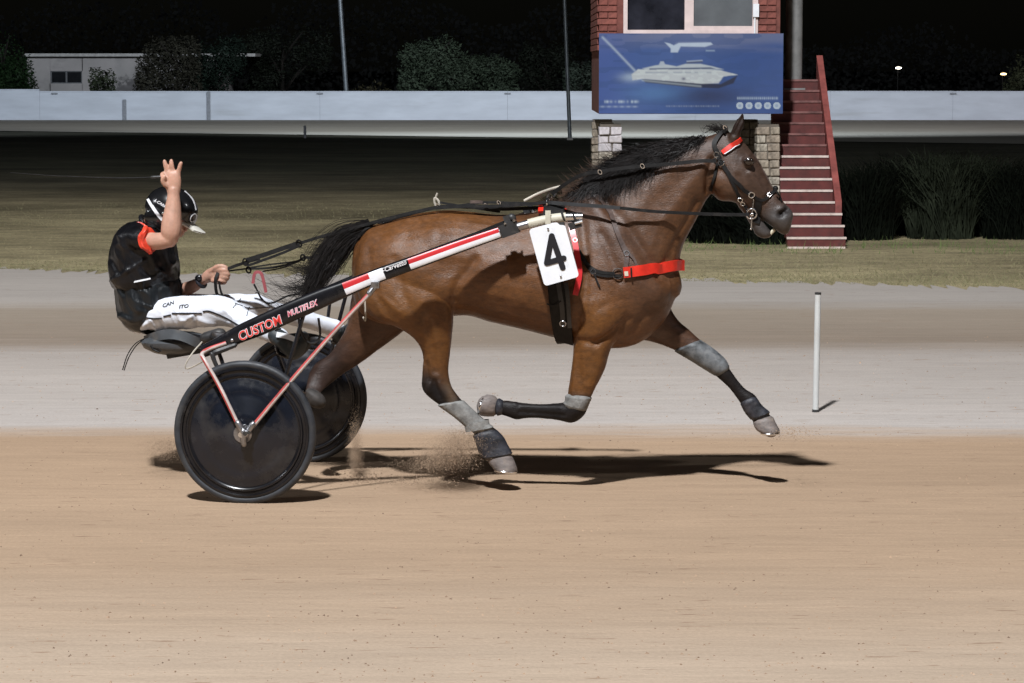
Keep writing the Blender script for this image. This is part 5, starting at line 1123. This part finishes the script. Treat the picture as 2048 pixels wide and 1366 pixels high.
# trousers
tb = MB()
tb.add(*pairloft([((356, 596), (270, 664), .16, 0), ((362, 594), (284, 666), .19, 0), ((370, 594), (310, 662), .19, 0)], n=26))
tb.add(*rtube([L(312, 632, -.10), L(350, 626, -.14), L(400, 623, -.18), L(446, 622, -.21), L(482, 638, -.26), (L(530, 661, -.34)), L(562, 674, -.40)], [.080, .085, .081, .073, .056, .047, .041], 22))
tb.add(*rtube([L(315, 630, .10), L(360, 622, .12), L(430, 617, .14), L(505, 613, .2), L(540, 620, .25), (L(600, 636, .33)), L(672, 656, .42)], [.080, .083, .076, .062, .054, .047, .044], 22))
F3 = [([(395, 600), (388, 625), (394, 655)], -6, 4), ([(378, 640), (366, 655)], -7, 3.5), ([(384, 632), (372, 642), (362, 640)], 6, 3), ([(430, 600), (450, 618), (470, 640)], 5, 4), ([(440, 606), (462, 624)], -6, 4), ([(400, 640), (430, 650)], 6, 5), ([(300, 640), (312, 660)], 4, 3), ([(322, 640), (330, 660)], -4, 3),
      ([(470, 600), (480, 622), (500, 640)], -5, 4), ([(500, 604), (530, 616)], 4, 3), ([(350, 600), (356, 622)], -5, 3.5), ([(460, 645), (490, 655)], 6, 5)]
TRO = cloth(tb, 'trousers', M['trousers'], .0065, 3, .004, (12, 12, 12), F3, ridged=.0045)
tv = getv(TRO.data); TBV = BVHTree.FromPolygons([Vector(v) for v in tv], [tuple(p.vertices) for p in TRO.data.polygons])
def thit(px, py, off=.002):
    d = RT @ ray(px, py); d /= np.linalg.norm(d); h, nn, i, dist = TBV.ray_cast(Vector(CAML), Vector(d)); return (None, None) if h is None else (np.array(h) + np.array(nn) * off, np.array(nn))
def tline(pts, w, m, name, n=6):
    P, N2 = [], []
    for q in catmull([np.array(p, float) for p in pts], n):
        h, nn = thit(q[0], q[1])
        if h is not None: P.append(h); N2.append(nn)
    if len(P) > 2:
        mb = MB(); mb.add(*strap(P, N2, w * PXM, .003)); ppart(mb, name, m, TRO)
tline([(284, 632), (300, 637), (324, 637)], 3, M['print_black'], 'piping', 3); tline([(327, 633), (342, 630)], 3, M['print_black'], 'piping', 3); tline([(344, 627), (372, 627), (404, 627)], 3, M['print_black'], 'piping'); tline([(406, 623), (420, 623), (450, 635), (480, 652), (500, 657)], 3, M['print_black'], 'piping')
tline([(466, 616), (482, 597)], 1.2, M['print_black'], 'piping', 3); tline([(470, 607), (500, 616), (540, 614)], 1.2, M['print_black'], 'piping'); tline([(494, 632), (497, 616), (500, 614)], 1.2, M['print_black'], 'piping')
def ttext(s, a, b, hpx, name):
    o = place_text(s, a, b, hpx, -.2, M['print_black'], TRO, name, .03, shear=.3)
    v = getv(o.data); qx, qy = px_of(to_world(v)); nv2 = v.copy(); nh = len(v) // 2
    for i in range(len(v)):
        h, nn = thit(qx[i], qy[i], .0025 if i < nh else .0005)
        if h is not None: nv2[i] = h
    setv(o.data, nv2)
ttext('CAN', (327, 615), (350, 608), 6.5, 'lettering'); ttext('ITO', (359, 617), (378, 615), 6.5, 'lettering')
# boots with pale trouser straps
for pts, la, st in ((((552, 672), (566, 682), (578, 694), (588, 700), (600, 688), (607, 674)), -.42, ((553, 669), (575, 673), (592, 680))), (((655, 650), (668, 658), (680, 668), (692, 672), (703, 660), (708, 646)), .42, None)):
    mb = MB(); r = [.042, .044, .046, .046, .042, .030]; mb.add(*rtube([L(x, y, la) for x, y in pts], r, 18))
    me = remesh(mb, .006, 4); me.materials.append(M['boot']); me.polygons.foreach_set('use_smooth', np.ones(len(me.polygons), bool)); bo = link('boot', me, PERSON)
    mb = MB(); mb.add(*rtube([L(pts[2][0] - 14, pts[2][1] + 16, la), L(pts[3][0] + 2, pts[3][1] + 14, la), L(pts[4][0] + 14, pts[4][1] + 6, la), L(pts[5][0] + 10, pts[5][1] + 2, la)], [.012, .014, .014, .010], 10)); ppart(mb, 'sole', M['dark_plastic'], bo)
    if st:
        mb = MB(); mb.add(*strap(catmull([L(x, y, la - .048) for x, y in st], 4), [np.array([0, -1.0, .2])] * 9, .026, .005)); ppart(mb, 'trouser_strap', M['plate_white'], bo)
# wrist watch
mb = MB(); c = L(402, 563, .062); ax = L(416, 553, .05) - L(390, 571, .08); mb.add(*torus(c, .031, .009, ax, 24, 8)); wa = ppart(mb, 'wristwatch', M['ankle_boot']); mb = MB(); mb.add(*ellipsoid(L(398, 557, .03), (.018, .010, .018), 16, 10)); ppart(mb, 'watch_face', M['carbon'], wa)
# eyes
for s in (-1, 1):
    e = L(371, 446, 0); e[1] = s * .03; mb = MB(); mb.add(*ellipsoid(e, (.009, .012, .010), 12, 8)); ppart(mb, 'eye', M['eye'])
# helmet: shell tilted down over the face
hb2 = MB(); tilt = .38
Rh = np.array([[math.cos(tilt), 0, -math.sin(tilt)], [0, 1, 0], [math.sin(tilt), 0, math.cos(tilt)]])
hc = L(343, 420, 0)
def hp(a, b, k=1.0, r=(.137, .108, .118)):                 # a: 0 front .. pi back (over the top), b: lateral angle
    p = np.array([r[0] * math.cos(a) * math.cos(b), r[1] * math.sin(b), r[2] * math.sin(a) * math.cos(b)]) * k; return hc + p @ Rh
V = []; Fs = []; na, nbb = 40, 28
for s in (1.0, .93):
    for i in range(na + 1):
        for j in range(nbb + 1):
            b = -pi / 2 + pi * j / nbb; a = -.18 + (pi + .18 + .62) * i / na
            side = abs(math.sin(b)); p = np.array([.137 * math.cos(a) * math.cos(b), .108 * math.sin(b), .118 * math.sin(a) * math.cos(b)]) * s
            V.append(hc + p @ Rh)
ln = (na + 1) * (nbb + 1)
for l in (0, 1):
    for i in range(na):
        for j in range(nbb):
            q = l * ln + i * (nbb + 1) + j; f = (q, q + 1, q + nbb + 2, q + nbb + 1); Fs.append(f if l == 0 else f[::-1])
for j in range(nbb):
    for i in (0, na): q = i * (nbb + 1) + j; Fs.append((q, q + 1, ln + q + 1, ln + q))
hb2.add(V, Fs)
# side skirts covering ears and nape
for sg in (-1, 1):
    hb2.add(*ellipsoid(hc + np.array([-.025, sg * .088, -.045]) @ Rh, (.080, .022, .060), 20, 12))
hb2.add(*ellipsoid(hc + np.array([-.050, 0, -.040]) @ Rh, (.062, .094, .052), 20, 12))
HEL = ppart(hb2, 'helmet', M['helmet'])
mb = MB(); rings = []
for t in np.linspace(0, 1, 7): rings.append(np.array([hc + np.array([.118 + .085 * t - .05 * (math.sin(b) ** 2), (.088 - .022 * t) * math.sin(b), -.030 - .012 * t + .012 * math.cos(b) * (1 - t) + dz]) @ Rh for dz in (0, -.007) for b in (np.linspace(-1.35, 1.35, 15) if dz == 0 else np.linspace(1.35, -1.35, 15))]))
mb.add(*loft(rings)); ppart(mb, 'visor', M['visor'], HEL)
def hstripe(ab, w, m, name):
    P = catmull([hp(a, b, 1.012) for a, b in ab], 6); mb = MB(); mb.add(*strap(P, [p - hc for p in P], w, .003)); ppart(mb, name, m, HEL)
M['stripe'] = mat('helmet_stripe', (.62, .62, .64), .3, var=.05)
hstripe([(1.35, -.05), (.9, -.12), (.45, -.2)], .010, M['stripe'], 'stripe')
mb = MB(); mb.add(*torus(hp(.10, -.38, 1.0), .020, .0028, hp(.10, -.38) - hc, 24, 6, 1.35)); ppart(mb, 'vent_ring', M['stripe'], HEL)
mb = MB(); mb.add(*tube(catmull([hc + np.array(p) @ Rh for p in ((-.05, -.10, -.05), (-.02, -.098, -.095), (.05, -.06, -.13), (.075, 0, -.14))], 5), .006, 8, flat=.4)); ppart(mb, 'chin_strap', M['black_leather'], HEL)
mb = MB(); mb.add(*ellipsoid(hc + np.array((-.012, -.109, -.018)) @ Rh, (.008, .004, .008), 12, 8)); ppart(mb, 'rivet', M['chrome'], HEL)
o = place_text('L.CARRE', (309, 402), (334, 419), 5.5, -.2, M['letter_white'], HEL, 'lettering', .01, shear=.2)
hv = getv(HEL.data); HBV = BVHTree.FromPolygons([Vector(v) for v in hv], [tuple(p.vertices) for p in HEL.data.polygons]); v = getv(o.data); qx, qy = px_of(to_world(v)); nh = len(v) // 2
for i in range(len(v)):
    d = RT @ ray(qx[i], qy[i]); d /= np.linalg.norm(d); h, nn, _, _ = HBV.ray_cast(Vector(CAML), Vector(d))
    if h is not None: v[i] = np.array(h) - d * (.003 if i < nh else .001)
setv(o.data, v)
# whip held back by the raised hand
mb = MB(); P = [L(327.5, 353, -.252), L(318, 353.5, -.25), L(290, 355, -.25), L(240, 356, -.24), L(170, 354, -.22), L(100, 351, -.20), (L(20, 345, -.18))]; mb.add(*tube(catmull(P, 4), [.0055] * 5 + [.0032] * 8 + list(np.linspace(.003, .0012, 12)), 8))
wh = build(mb, 'whip', M['black_leather'], None, True); tag(wh, 'thin dark whip pointing backwards from the raised hand', 'whip'); mb = MB(); mb.add(*rtube([L(322, 353.3, -.25), L(304, 354.3, -.25)], [.007, .0075], 8)); build(mb, 'grip', M['dark_plastic'], wh)

# helmet side stripe laid over the shell
P, N2 = [], []
for q in catmull([np.array(p, float) for p in ((296, 398), (304, 412), (314, 427), (325, 440))], 6):
    d = RT @ ray(*q); d /= np.linalg.norm(d); h, nn, _, _ = HBV.ray_cast(Vector(CAML), Vector(d))
    if h is not None: P.append(np.array(h) - d * .002); N2.append(-d)
mb = MB(); mb.add(*strap(P, N2, .016, .004)); ppart(mb, 'stripe', M['stripe'], HEL)
# ================================================================== HARNESS
def buckle(px, py, r, root, m='chrome', off=.012, sq=1.0):
    h, nn = hit(px, py, off)
    if h is None: h = L(px, py, -.06); nn = np.array([0, -1.0, 0])
    mb = MB(); mb.add(*torus(h, r * PXM, .0032, nn, 18, 6, sq)); return build(mb, 'buckle', M[m], root)
def lay_strap(pts, wpx, m, name, root, off=.006, th=.005, n=8):
    P, N2 = drape(pts, n, off); mb = MB(); mb.add(*strap(P, N2, wpx * PXM, th)); return build(mb, name, M[m], root)
# --- saddle pad, girth, back strap
SAD = empty('harness_saddle', MW); tag(SAD, 'black driving saddle and girth strapped round the horse behind the withers', 'harness')
P, N2 = hoop((1112, 412), (1132, 680), .010, 64)
zmid = P[:, 2]
def part_hoop(sel, w, th, m, name, off=0.0):
    idx = [i for i in range(len(P)) if sel[i]]
    if sel[0] and sel[-1]:
        k = next(i for i in range(len(P)) if not sel[i]); idx = [(k + j) % len(P) for j in range(len(P)) if sel[(k + j) % len(P)]]
    mb = MB(); mb.add(*strap([P[i] + N2[i] * off for i in idx], [N2[i] for i in idx], w, th)); return build(mb, name, M[m], SAD)
ztop_ = P[:, 2].max()
part_hoop(zmid > ztop_ - .20, .105, .024, 'black_leather', 'saddle_pad'); part_hoop(zmid > ztop_ - .05, .16, .012, 'red_vinyl', 'saddle_cloth', -.004); part_hoop(zmid < ztop_ - .17, .076, .010, 'black_leather', 'girth'); part_hoop((zmid < ztop_ - .16) & (zmid > ztop_ - .55), .045, .008, 'black_leather', 'billet', .012)
lay_strap([(1143, 455), (1152, 500), (1158, 545), (1150, 590)], 11, 'red_paint', 'girth_edge', SAD, .012)
lay_strap([(1106, 560), (1122, 600), (1130, 655), (1134, 679)], 30, 'black_leather', 'girth_sleeve', SAD, .016, .012)
lay_strap([(1116, 568), (1124, 610), (1129, 648)], 9, 'dark_plastic', 'billet', SAD, .026, .006); lay_strap([(1131, 566), (1137, 610), (1139, 650)], 8, 'dark_plastic', 'billet', SAD, .024, .006); buckle(1128, 640, 6, SAD, 'steel', .03)
lay_strap([(1122, 600), (1108, 607), (1094, 604)], 2.5, 'black_leather', 'billet_end', SAD, .03)
for s in (-1, 1):
    t = L(1098, 404, 0); t[1] = s * .07; mb = MB(); mb.add(*torus(t + np.array([0, 0, .0]), .024, .005, (1, 0, 0), 20, 8)); mb.add(*tube([t - np.array([0, 0, .024]), t - np.array([0, 0, .055])], .006, 8)); build(mb, 'terret', M['chrome'], SAD)
mb = MB(); mb.add(*tube(catmull([L(1096, 418, -.02), L(1094, 400, -.02), L(1098, 386, -.02), L(1106, 378, -.02), L(1112, 386, -.02), L(1106, 396, -.02)], 5), .006, 8)); build(mb, 'hook', M['steel'], SAD)
mb = MB(); mb.add(*tube(catmull([L(1048, 402, -.05), L(1075, 388, -.04), L(1102, 378, -.03), L(1122, 373, -.03)], 5), .007, 8)); build(mb, 'cord', M['rope'], SAD)
# back strap and crupper
lay_strap([(1092, 415), (1040, 417), (990, 418), (940, 414), (880, 414), (830, 425), (775, 440), (742, 455)], 7, 'black_leather', 'back_strap', SAD, .010)
mb = MB(); mb.add(*tube(catmull([L(745, 452, -.05), L(728, 462, -.05), L(714, 480, -.035), L(708, 500, 0), L(714, 480, .035), L(728, 462, .05), L(745, 452, .05)], 5), .009, 8)); build(mb, 'crupper', M['black_leather'], SAD)
def free_strap(pts, la, wpx, m, name, root, th=.005, n=6, local=False):
    lv = la if hasattr(la, '__len__') else [la] * len(pts); Q = catmull([np.append(L(x, y, l), 0) for (x, y), l in zip(pts, lv)], n); Pq = [q[:3] for q in Q]; mb = MB(); mb.add(*strap(Pq, [np.array([0, -1.0, .15])] * len(Pq), wpx * PXM, th)); return build(mb, name, M[m], root, local)
free_strap([(872, 413), (920, 411), (965, 405), (1030, 406), (1092, 408)], -.06, 5, 'black_leather', 'back_strap', SAD)
free_strap([(880, 405), (905, 409), (930, 413), (960, 418), (1000, 424)], -.05, 4, 'black_leather', 'back_strap', SAD)
free_strap([(940, 404), (960, 404), (976, 408)], -.06, 6, 'brown_leather', 'keeper', SAD)
mb = MB(); mb.add(*tube(catmull([L(873, 415, -.02), L(869, 404, -.02), L(870, 396, -.02), L(877, 402, -.02), L(878, 412, -.02), L(873, 414, -.02)], 5), .006, 8)); mb.add(*tube([L(870, 400, -.02), L(872, 393, -.02), L(875, 386, -.02)], .005, 6)); build(mb, 'tie_knot', M['rope'], SAD)
for px, py in ((998, 405), (972, 411), (876, 411)):
    mb = MB(); mb.add(*torus(L(px, py, -.066), .011, .003, (.2, 1, .1), 14, 6, .6)); build(mb, 'buckle', M['chrome'], SAD)
# --- breast collar
BRC = empty('breast_collar', MW); tag(BRC, 'bright red breast collar across the front of the horse', 'harness')
P1, N1 = drape([(1248, 545), (1275, 542), (1305, 538), (1330, 534), (1350, 530)], 8, .009)
Pm = P1.copy(); Pm[:, 1] *= -1; Nm = N1.copy(); Nm[:, 1] *= -1; nose = np.array([L(1362, 531, 0) + np.array([.012, 0, 0])]); nn_ = np.array([[1.0, 0, 0]])
keep = P1[:, 0] < nose[0, 0] - .02
Pall = np.concatenate([P1[keep], [(P1[keep][-1] * [1, .55, 1] * .35 + nose[0] * .65)], nose, [(Pm[keep][-1] * [1, .55, 1] * .35 + nose[0] * .65)], Pm[keep][::-1]]); Nall = np.concatenate([N1[keep], [[.7, -.7, 0]], nn_, [[.7, .7, 0]], Nm[keep][::-1]])
Pa = np.array(catmull(list(Pall), 2)); Na = np.array(catmull(list(Nall), 2))
mb = MB(); mb.add(*strap(Pa, Na, .052, .012)); build(mb, 'breast_band', M['red_vinyl'], BRC)
lay_strap([(1250, 547), (1257, 546.5)], 9, 'cream', 'maker_patch', BRC, .017, .002); lay_strap([(1264, 556), (1263, 546), (1262, 536)], 3, 'black_leather', 'keeper', BRC, .018)
lay_strap([(1145, 470), (1156, 500), (1172, 525), (1195, 543), (1228, 548)], 6, 'black_leather', 'trace', BRC, .010); lay_strap([(1150, 490), (1165, 520), (1188, 545), (1212, 552), (1245, 551)], 6, 'black_leather', 'trace', BRC, .008)
lay_strap([(1188, 545), (1194, 562), (1199, 574)], 3, 'black_leather', 'trace_end', BRC, .010)
lay_strap([(1219, 424), (1230, 455), (1243, 488), (1253, 512), (1252, 535)], 9, 'brown_leather', 'neck_strap', BRC, .008); lay_strap([(1232, 460), (1252, 500), (1268, 520), (1272, 534)], 5, 'brown_leather', 'neck_strap', BRC, .007)
lay_strap([(1219, 424), (1200, 400), (1185, 385), (1170, 372)], 9, 'brown_leather', 'neck_strap', BRC, .006)
buckle(1235, 548, 10, BRC); buckle(1253, 508, 5, BRC); buckle(1187, 544, 5, BRC); buckle(1150, 482, 4, BRC)
# --- bridle
BRI = empty('bridle', MW); tag(BRI, 'black bridle with a red browband and chrome bit on the horse head', 'bridle')
lay_strap([(1446, 306), (1458, 296), (1470, 286), (1481, 277)], 9, 'red_vinyl', 'browband', BRI, .010, .007); lay_strap([(1450, 309), (1464, 299), (1476, 288)], 1.6, 'plate_white', 'browband_edge', BRI, .011)
lay_strap([(1450, 262), (1436, 276), (1428, 290), (1434, 305), (1441, 318)], 9, 'black_leather', 'crownpiece', BRI, .009, .007)
lay_strap([(1441, 318), (1450, 335), (1464, 356), (1482, 374), (1500, 388)], 7.5, 'black_leather', 'cheek_strap', BRI, .009)
lay_strap([(1448, 330), (1458, 350), (1470, 375), (1482, 400), (1492, 418)], 6, 'black_leather', 'cheek_strap', BRI, .008)
lay_strap([(1437, 326), (1434, 340), (1430, 358), (1422, 380)], 6, 'black_leather', 'throatlatch', BRI, .008)
lay_strap([(1500, 387), (1512, 396), (1526, 400), (1540, 390), (1553, 378)], 6, 'black_leather', 'noseband', BRI, .008)
lay_strap([(1517, 398), (1516, 415), (1514, 432), (1512, 446)], 13, 'black_leather', 'chin_strap', BRI, .006)
lay_strap([(1506, 309), (1518, 328), (1532, 350), (1543, 372), (1552, 382)], 2.5, 'brown_leather', 'overcheck_strap', BRI, .004)
lay_strap([(1552, 380), (1558, 392), (1562, 404)], 3, 'black_leather', 'nose_loop', BRI, .005)
for q in ((1432, 309, 5), (1444, 326, 6), (1432, 318, 3), (1502, 389, 5.5), (1536, 391, 4), (1481, 397, 4.5), (1486, 405, 4)): buckle(*q, BRI)
h, nn = hit(1501, 429, .016); h = h if h is not None else L(1501, 429, -.06)
h[1] = min(h[1], -.055)
mb = MB(); mb.add(*torus(h, .024, .0045, (0.1, 1, 0), 24, 8)); mb.add(*tube([L(1507, 399, h[1] - .006), L(1504, 428, h[1] - .008), L(1502, 458, h[1] - .006)], .0038, 8)); mb.add(*ellipsoid(L(1504, 429, h[1] - .008), (.010, .008, .010), 12, 8)); mb.add(*ellipsoid(L(1507, 399, h[1] - .006), (.005, .005, .005), 8, 6)); mb.add(*ellipsoid(L(1502, 458, h[1] - .006), (.005, .005, .005), 8, 6)); build(mb, 'bit', M['chrome'], BRI)
mb = MB(); mb.add(*torus(L(1451, 256, -.03), .014, .004, (.3, 1, .2), 16, 6, .6)); build(mb, 'buckle', M['chrome'], BRI)
mb = MB(); q = [L(1553, 380, 0)]; mb.add(*ellipsoid(L(1551, 377, 0), (.014, .02, .014), 12, 8)); build(mb, 'nose_knot', M['black_leather'], BRI)
# side check: from the saddle hook along the mane to the bridle
CHK = free_strap([(1104, 388), (1125, 372), (1150, 356), (1175, 347), (1205, 342), (1250, 336), (1300, 331), (1350, 327), (1400, 322), (1432, 322)], [-.04, -.06, -.08, -.10, -.12, -.135, -.13, -.12, -.11, -.105], 7, 'black_leather', 'check_rein', None, .006, 6, True); tag(CHK, 'black check rein running along the mane from saddle to bridle', 'rein')
for px, py, la in ((1200, 344, -.128), (1285, 332, -.14)):
    mb = MB(); mb.add(*torus(L(px, py, la), .012, .003, (.15, 1, .1), 14, 6, .7)); build(mb, 'buckle', M['chrome'], CHK)
# --- driving reins
REI = empty('driving_reins', MW); tag(REI, 'long black driving reins from the driver hand over the horse back to the bit', 'reins')
free_strap([(448, 541), (470, 532), (494, 524), (520, 517)], [-.01, -.01, -.02, -.02], 6, 'black_leather', 'rein', REI)
free_strap([(492, 521), (530, 509), (565, 497), (598, 486)], -.02, 9, 'black_leather', 'hand_loop', REI, .006); free_strap([(492, 526), (498, 530), (530, 519), (565, 506), (600, 491)], -.025, 5, 'black_leather', 'hand_loop', REI, .006)
free_strap([(598, 487), (650, 471), (700, 458), (760, 441), (812, 428), (860, 417)], [-.02, -.03, -.05, -.07, -.08, -.08], 6, 'black_leather', 'rein', REI)
free_strap([(860, 417), (920, 413), (990, 412), (1050, 409), (1097, 404)], [-.08, -.08, -.07, -.07, -.072], 6, 'black_leather', 'rein', REI)
free_strap([(1097, 405), (1150, 409), (1205, 413), (1240, 416)], [-.075, -.16, -.215, -.215], 7, 'dark_plastic', 'rein', REI); free_strap([(1240, 416), (1310, 423), (1390, 427), (1450, 429), (1498, 429)], [-.215, -.18, -.13, -.10, -.075], 6, 'black_leather', 'rein', REI)
free_strap([(450, 543), (480, 539), (496, 537)], .0, 3, 'black_leather', 'rein', REI); free_strap([(496, 536), (540, 529), (590, 523), (607, 515)], .05, 3, 'black_leather', 'hand_loop', REI); free_strap([(496, 538), (545, 535), (590, 525), (607, 516)], .05, 4, 'black_leather', 'hand_loop', REI); free_strap([(525, 543), (570, 534), (607, 516)], .06, 2.5, 'black_leather', 'hand_loop', REI)
free_strap([(607, 515), (625, 514), (660, 500), (720, 470), (800, 432), (880, 415), (990, 412), (1097, 404)], [.06, .06, .07, .08, .08, .08, .07, .072], 5, 'black_leather', 'rein', REI); free_strap([(1097, 405), (1205, 412), (1390, 426), (1498, 430)], [.075, .21, .13, .075], 6, 'black_leather', 'rein', REI)
for px, py, la, r in ((491, 524, -.025, 7), (598, 487, -.025, 7), (606, 515, .05, 6), (497, 540, .0, 6)):
    mb = MB(); mb.add(*torus(L(px, py, la), r * PXM, .0045, (.2, 1, .2), 16, 8, .8)); build(mb, 'rein_buckle', M['black_leather'], REI)
free_strap([(436, 545), (431, 560), (433, 585), (440, 596)], [-.02, -.03, -.02, 0], 6, 'black_leather', 'rein_end', REI); free_strap([(438, 562), (441, 580), (449, 601)], [-.02, -.02, -.02], 4, 'black_leather', 'rein_end', REI)
# dangling red tie behind the tail
RT_ = free_strap([(506, 567), (509, 548), (516, 544), (523, 548), (528, 566), (532, 585)], -.05, 6, 'red_vinyl', 'red_tie', None, .004, 5, True); RT_.data.materials[0] = mat('faded_red_strap', (.32, .07, .08), .7); tag(RT_, 'faded red strap loop dangling in front of the driver knees', 'strap')
KCK = free_strap([(508, 568), (516, 584), (522, 596), (534, 606), (550, 604), (575, 592), (600, 588)], [-.05, -.05, -.05, -.04, -.03, -.02, 0], 3.5, 'black_leather', 'kicking_strap', None, .004, 5, True); tag(KCK, 'thin black strap with a small chrome buckle below the red loop', 'strap'); mb = MB(); mb.add(*tube([L(511, 586, -.056), L(519, 583, -.056)], .0035, 6)); build(mb, 'buckle', M['chrome'], KCK)
# ------------------------------------------------------------------ dirt thrown up
pts = []; szs = []
def puff(cx, cy, sx, sy, la, sla, n, s, skew=0):
    for _ in range(n):
        a = random.gauss(0, 1); x = cx + a * sx; y = cy + random.gauss(0, 1) * sy + skew * a; y = min(y, 1000); p = to_world(L(x, y, random.gauss(la, sla)))
        if p[2] < .004: continue
        pts.append(p); szs.append(s * random.choice((.5, .7, 1, 1, 1.6)))
puff(898, 905, 30, 17, -.15, .12, 26000, .0013, -3); puff(895, 912, 34, 16, -.15, .12, 1500, .0026, -3); puff(925, 880, 22, 12, -.15, .10, 6000, .0013); puff(712, 910, 7, 34, .25, .10, 11000, .0013); puff(725, 955, 30, 10, .1, .1, 500, .0034); puff(830, 962, 40, 5, -.2, .1, 300, .0034); puff(335, 900, 30, 12, .25, .2, 9000, .0013); puff(860, 935, 55, 14, -.1, .1, 6000, .0013); puff(1590, 868, 30, 8, .1, .1, 500, .0028)
crumbs('kicked_up_dirt', pts, szs, mat('thrown_soil', (.30, .21, .14), .95, var=.3, vscale=(20, 20, 20)), 'loose dirt thrown up behind the hooves and wheels')
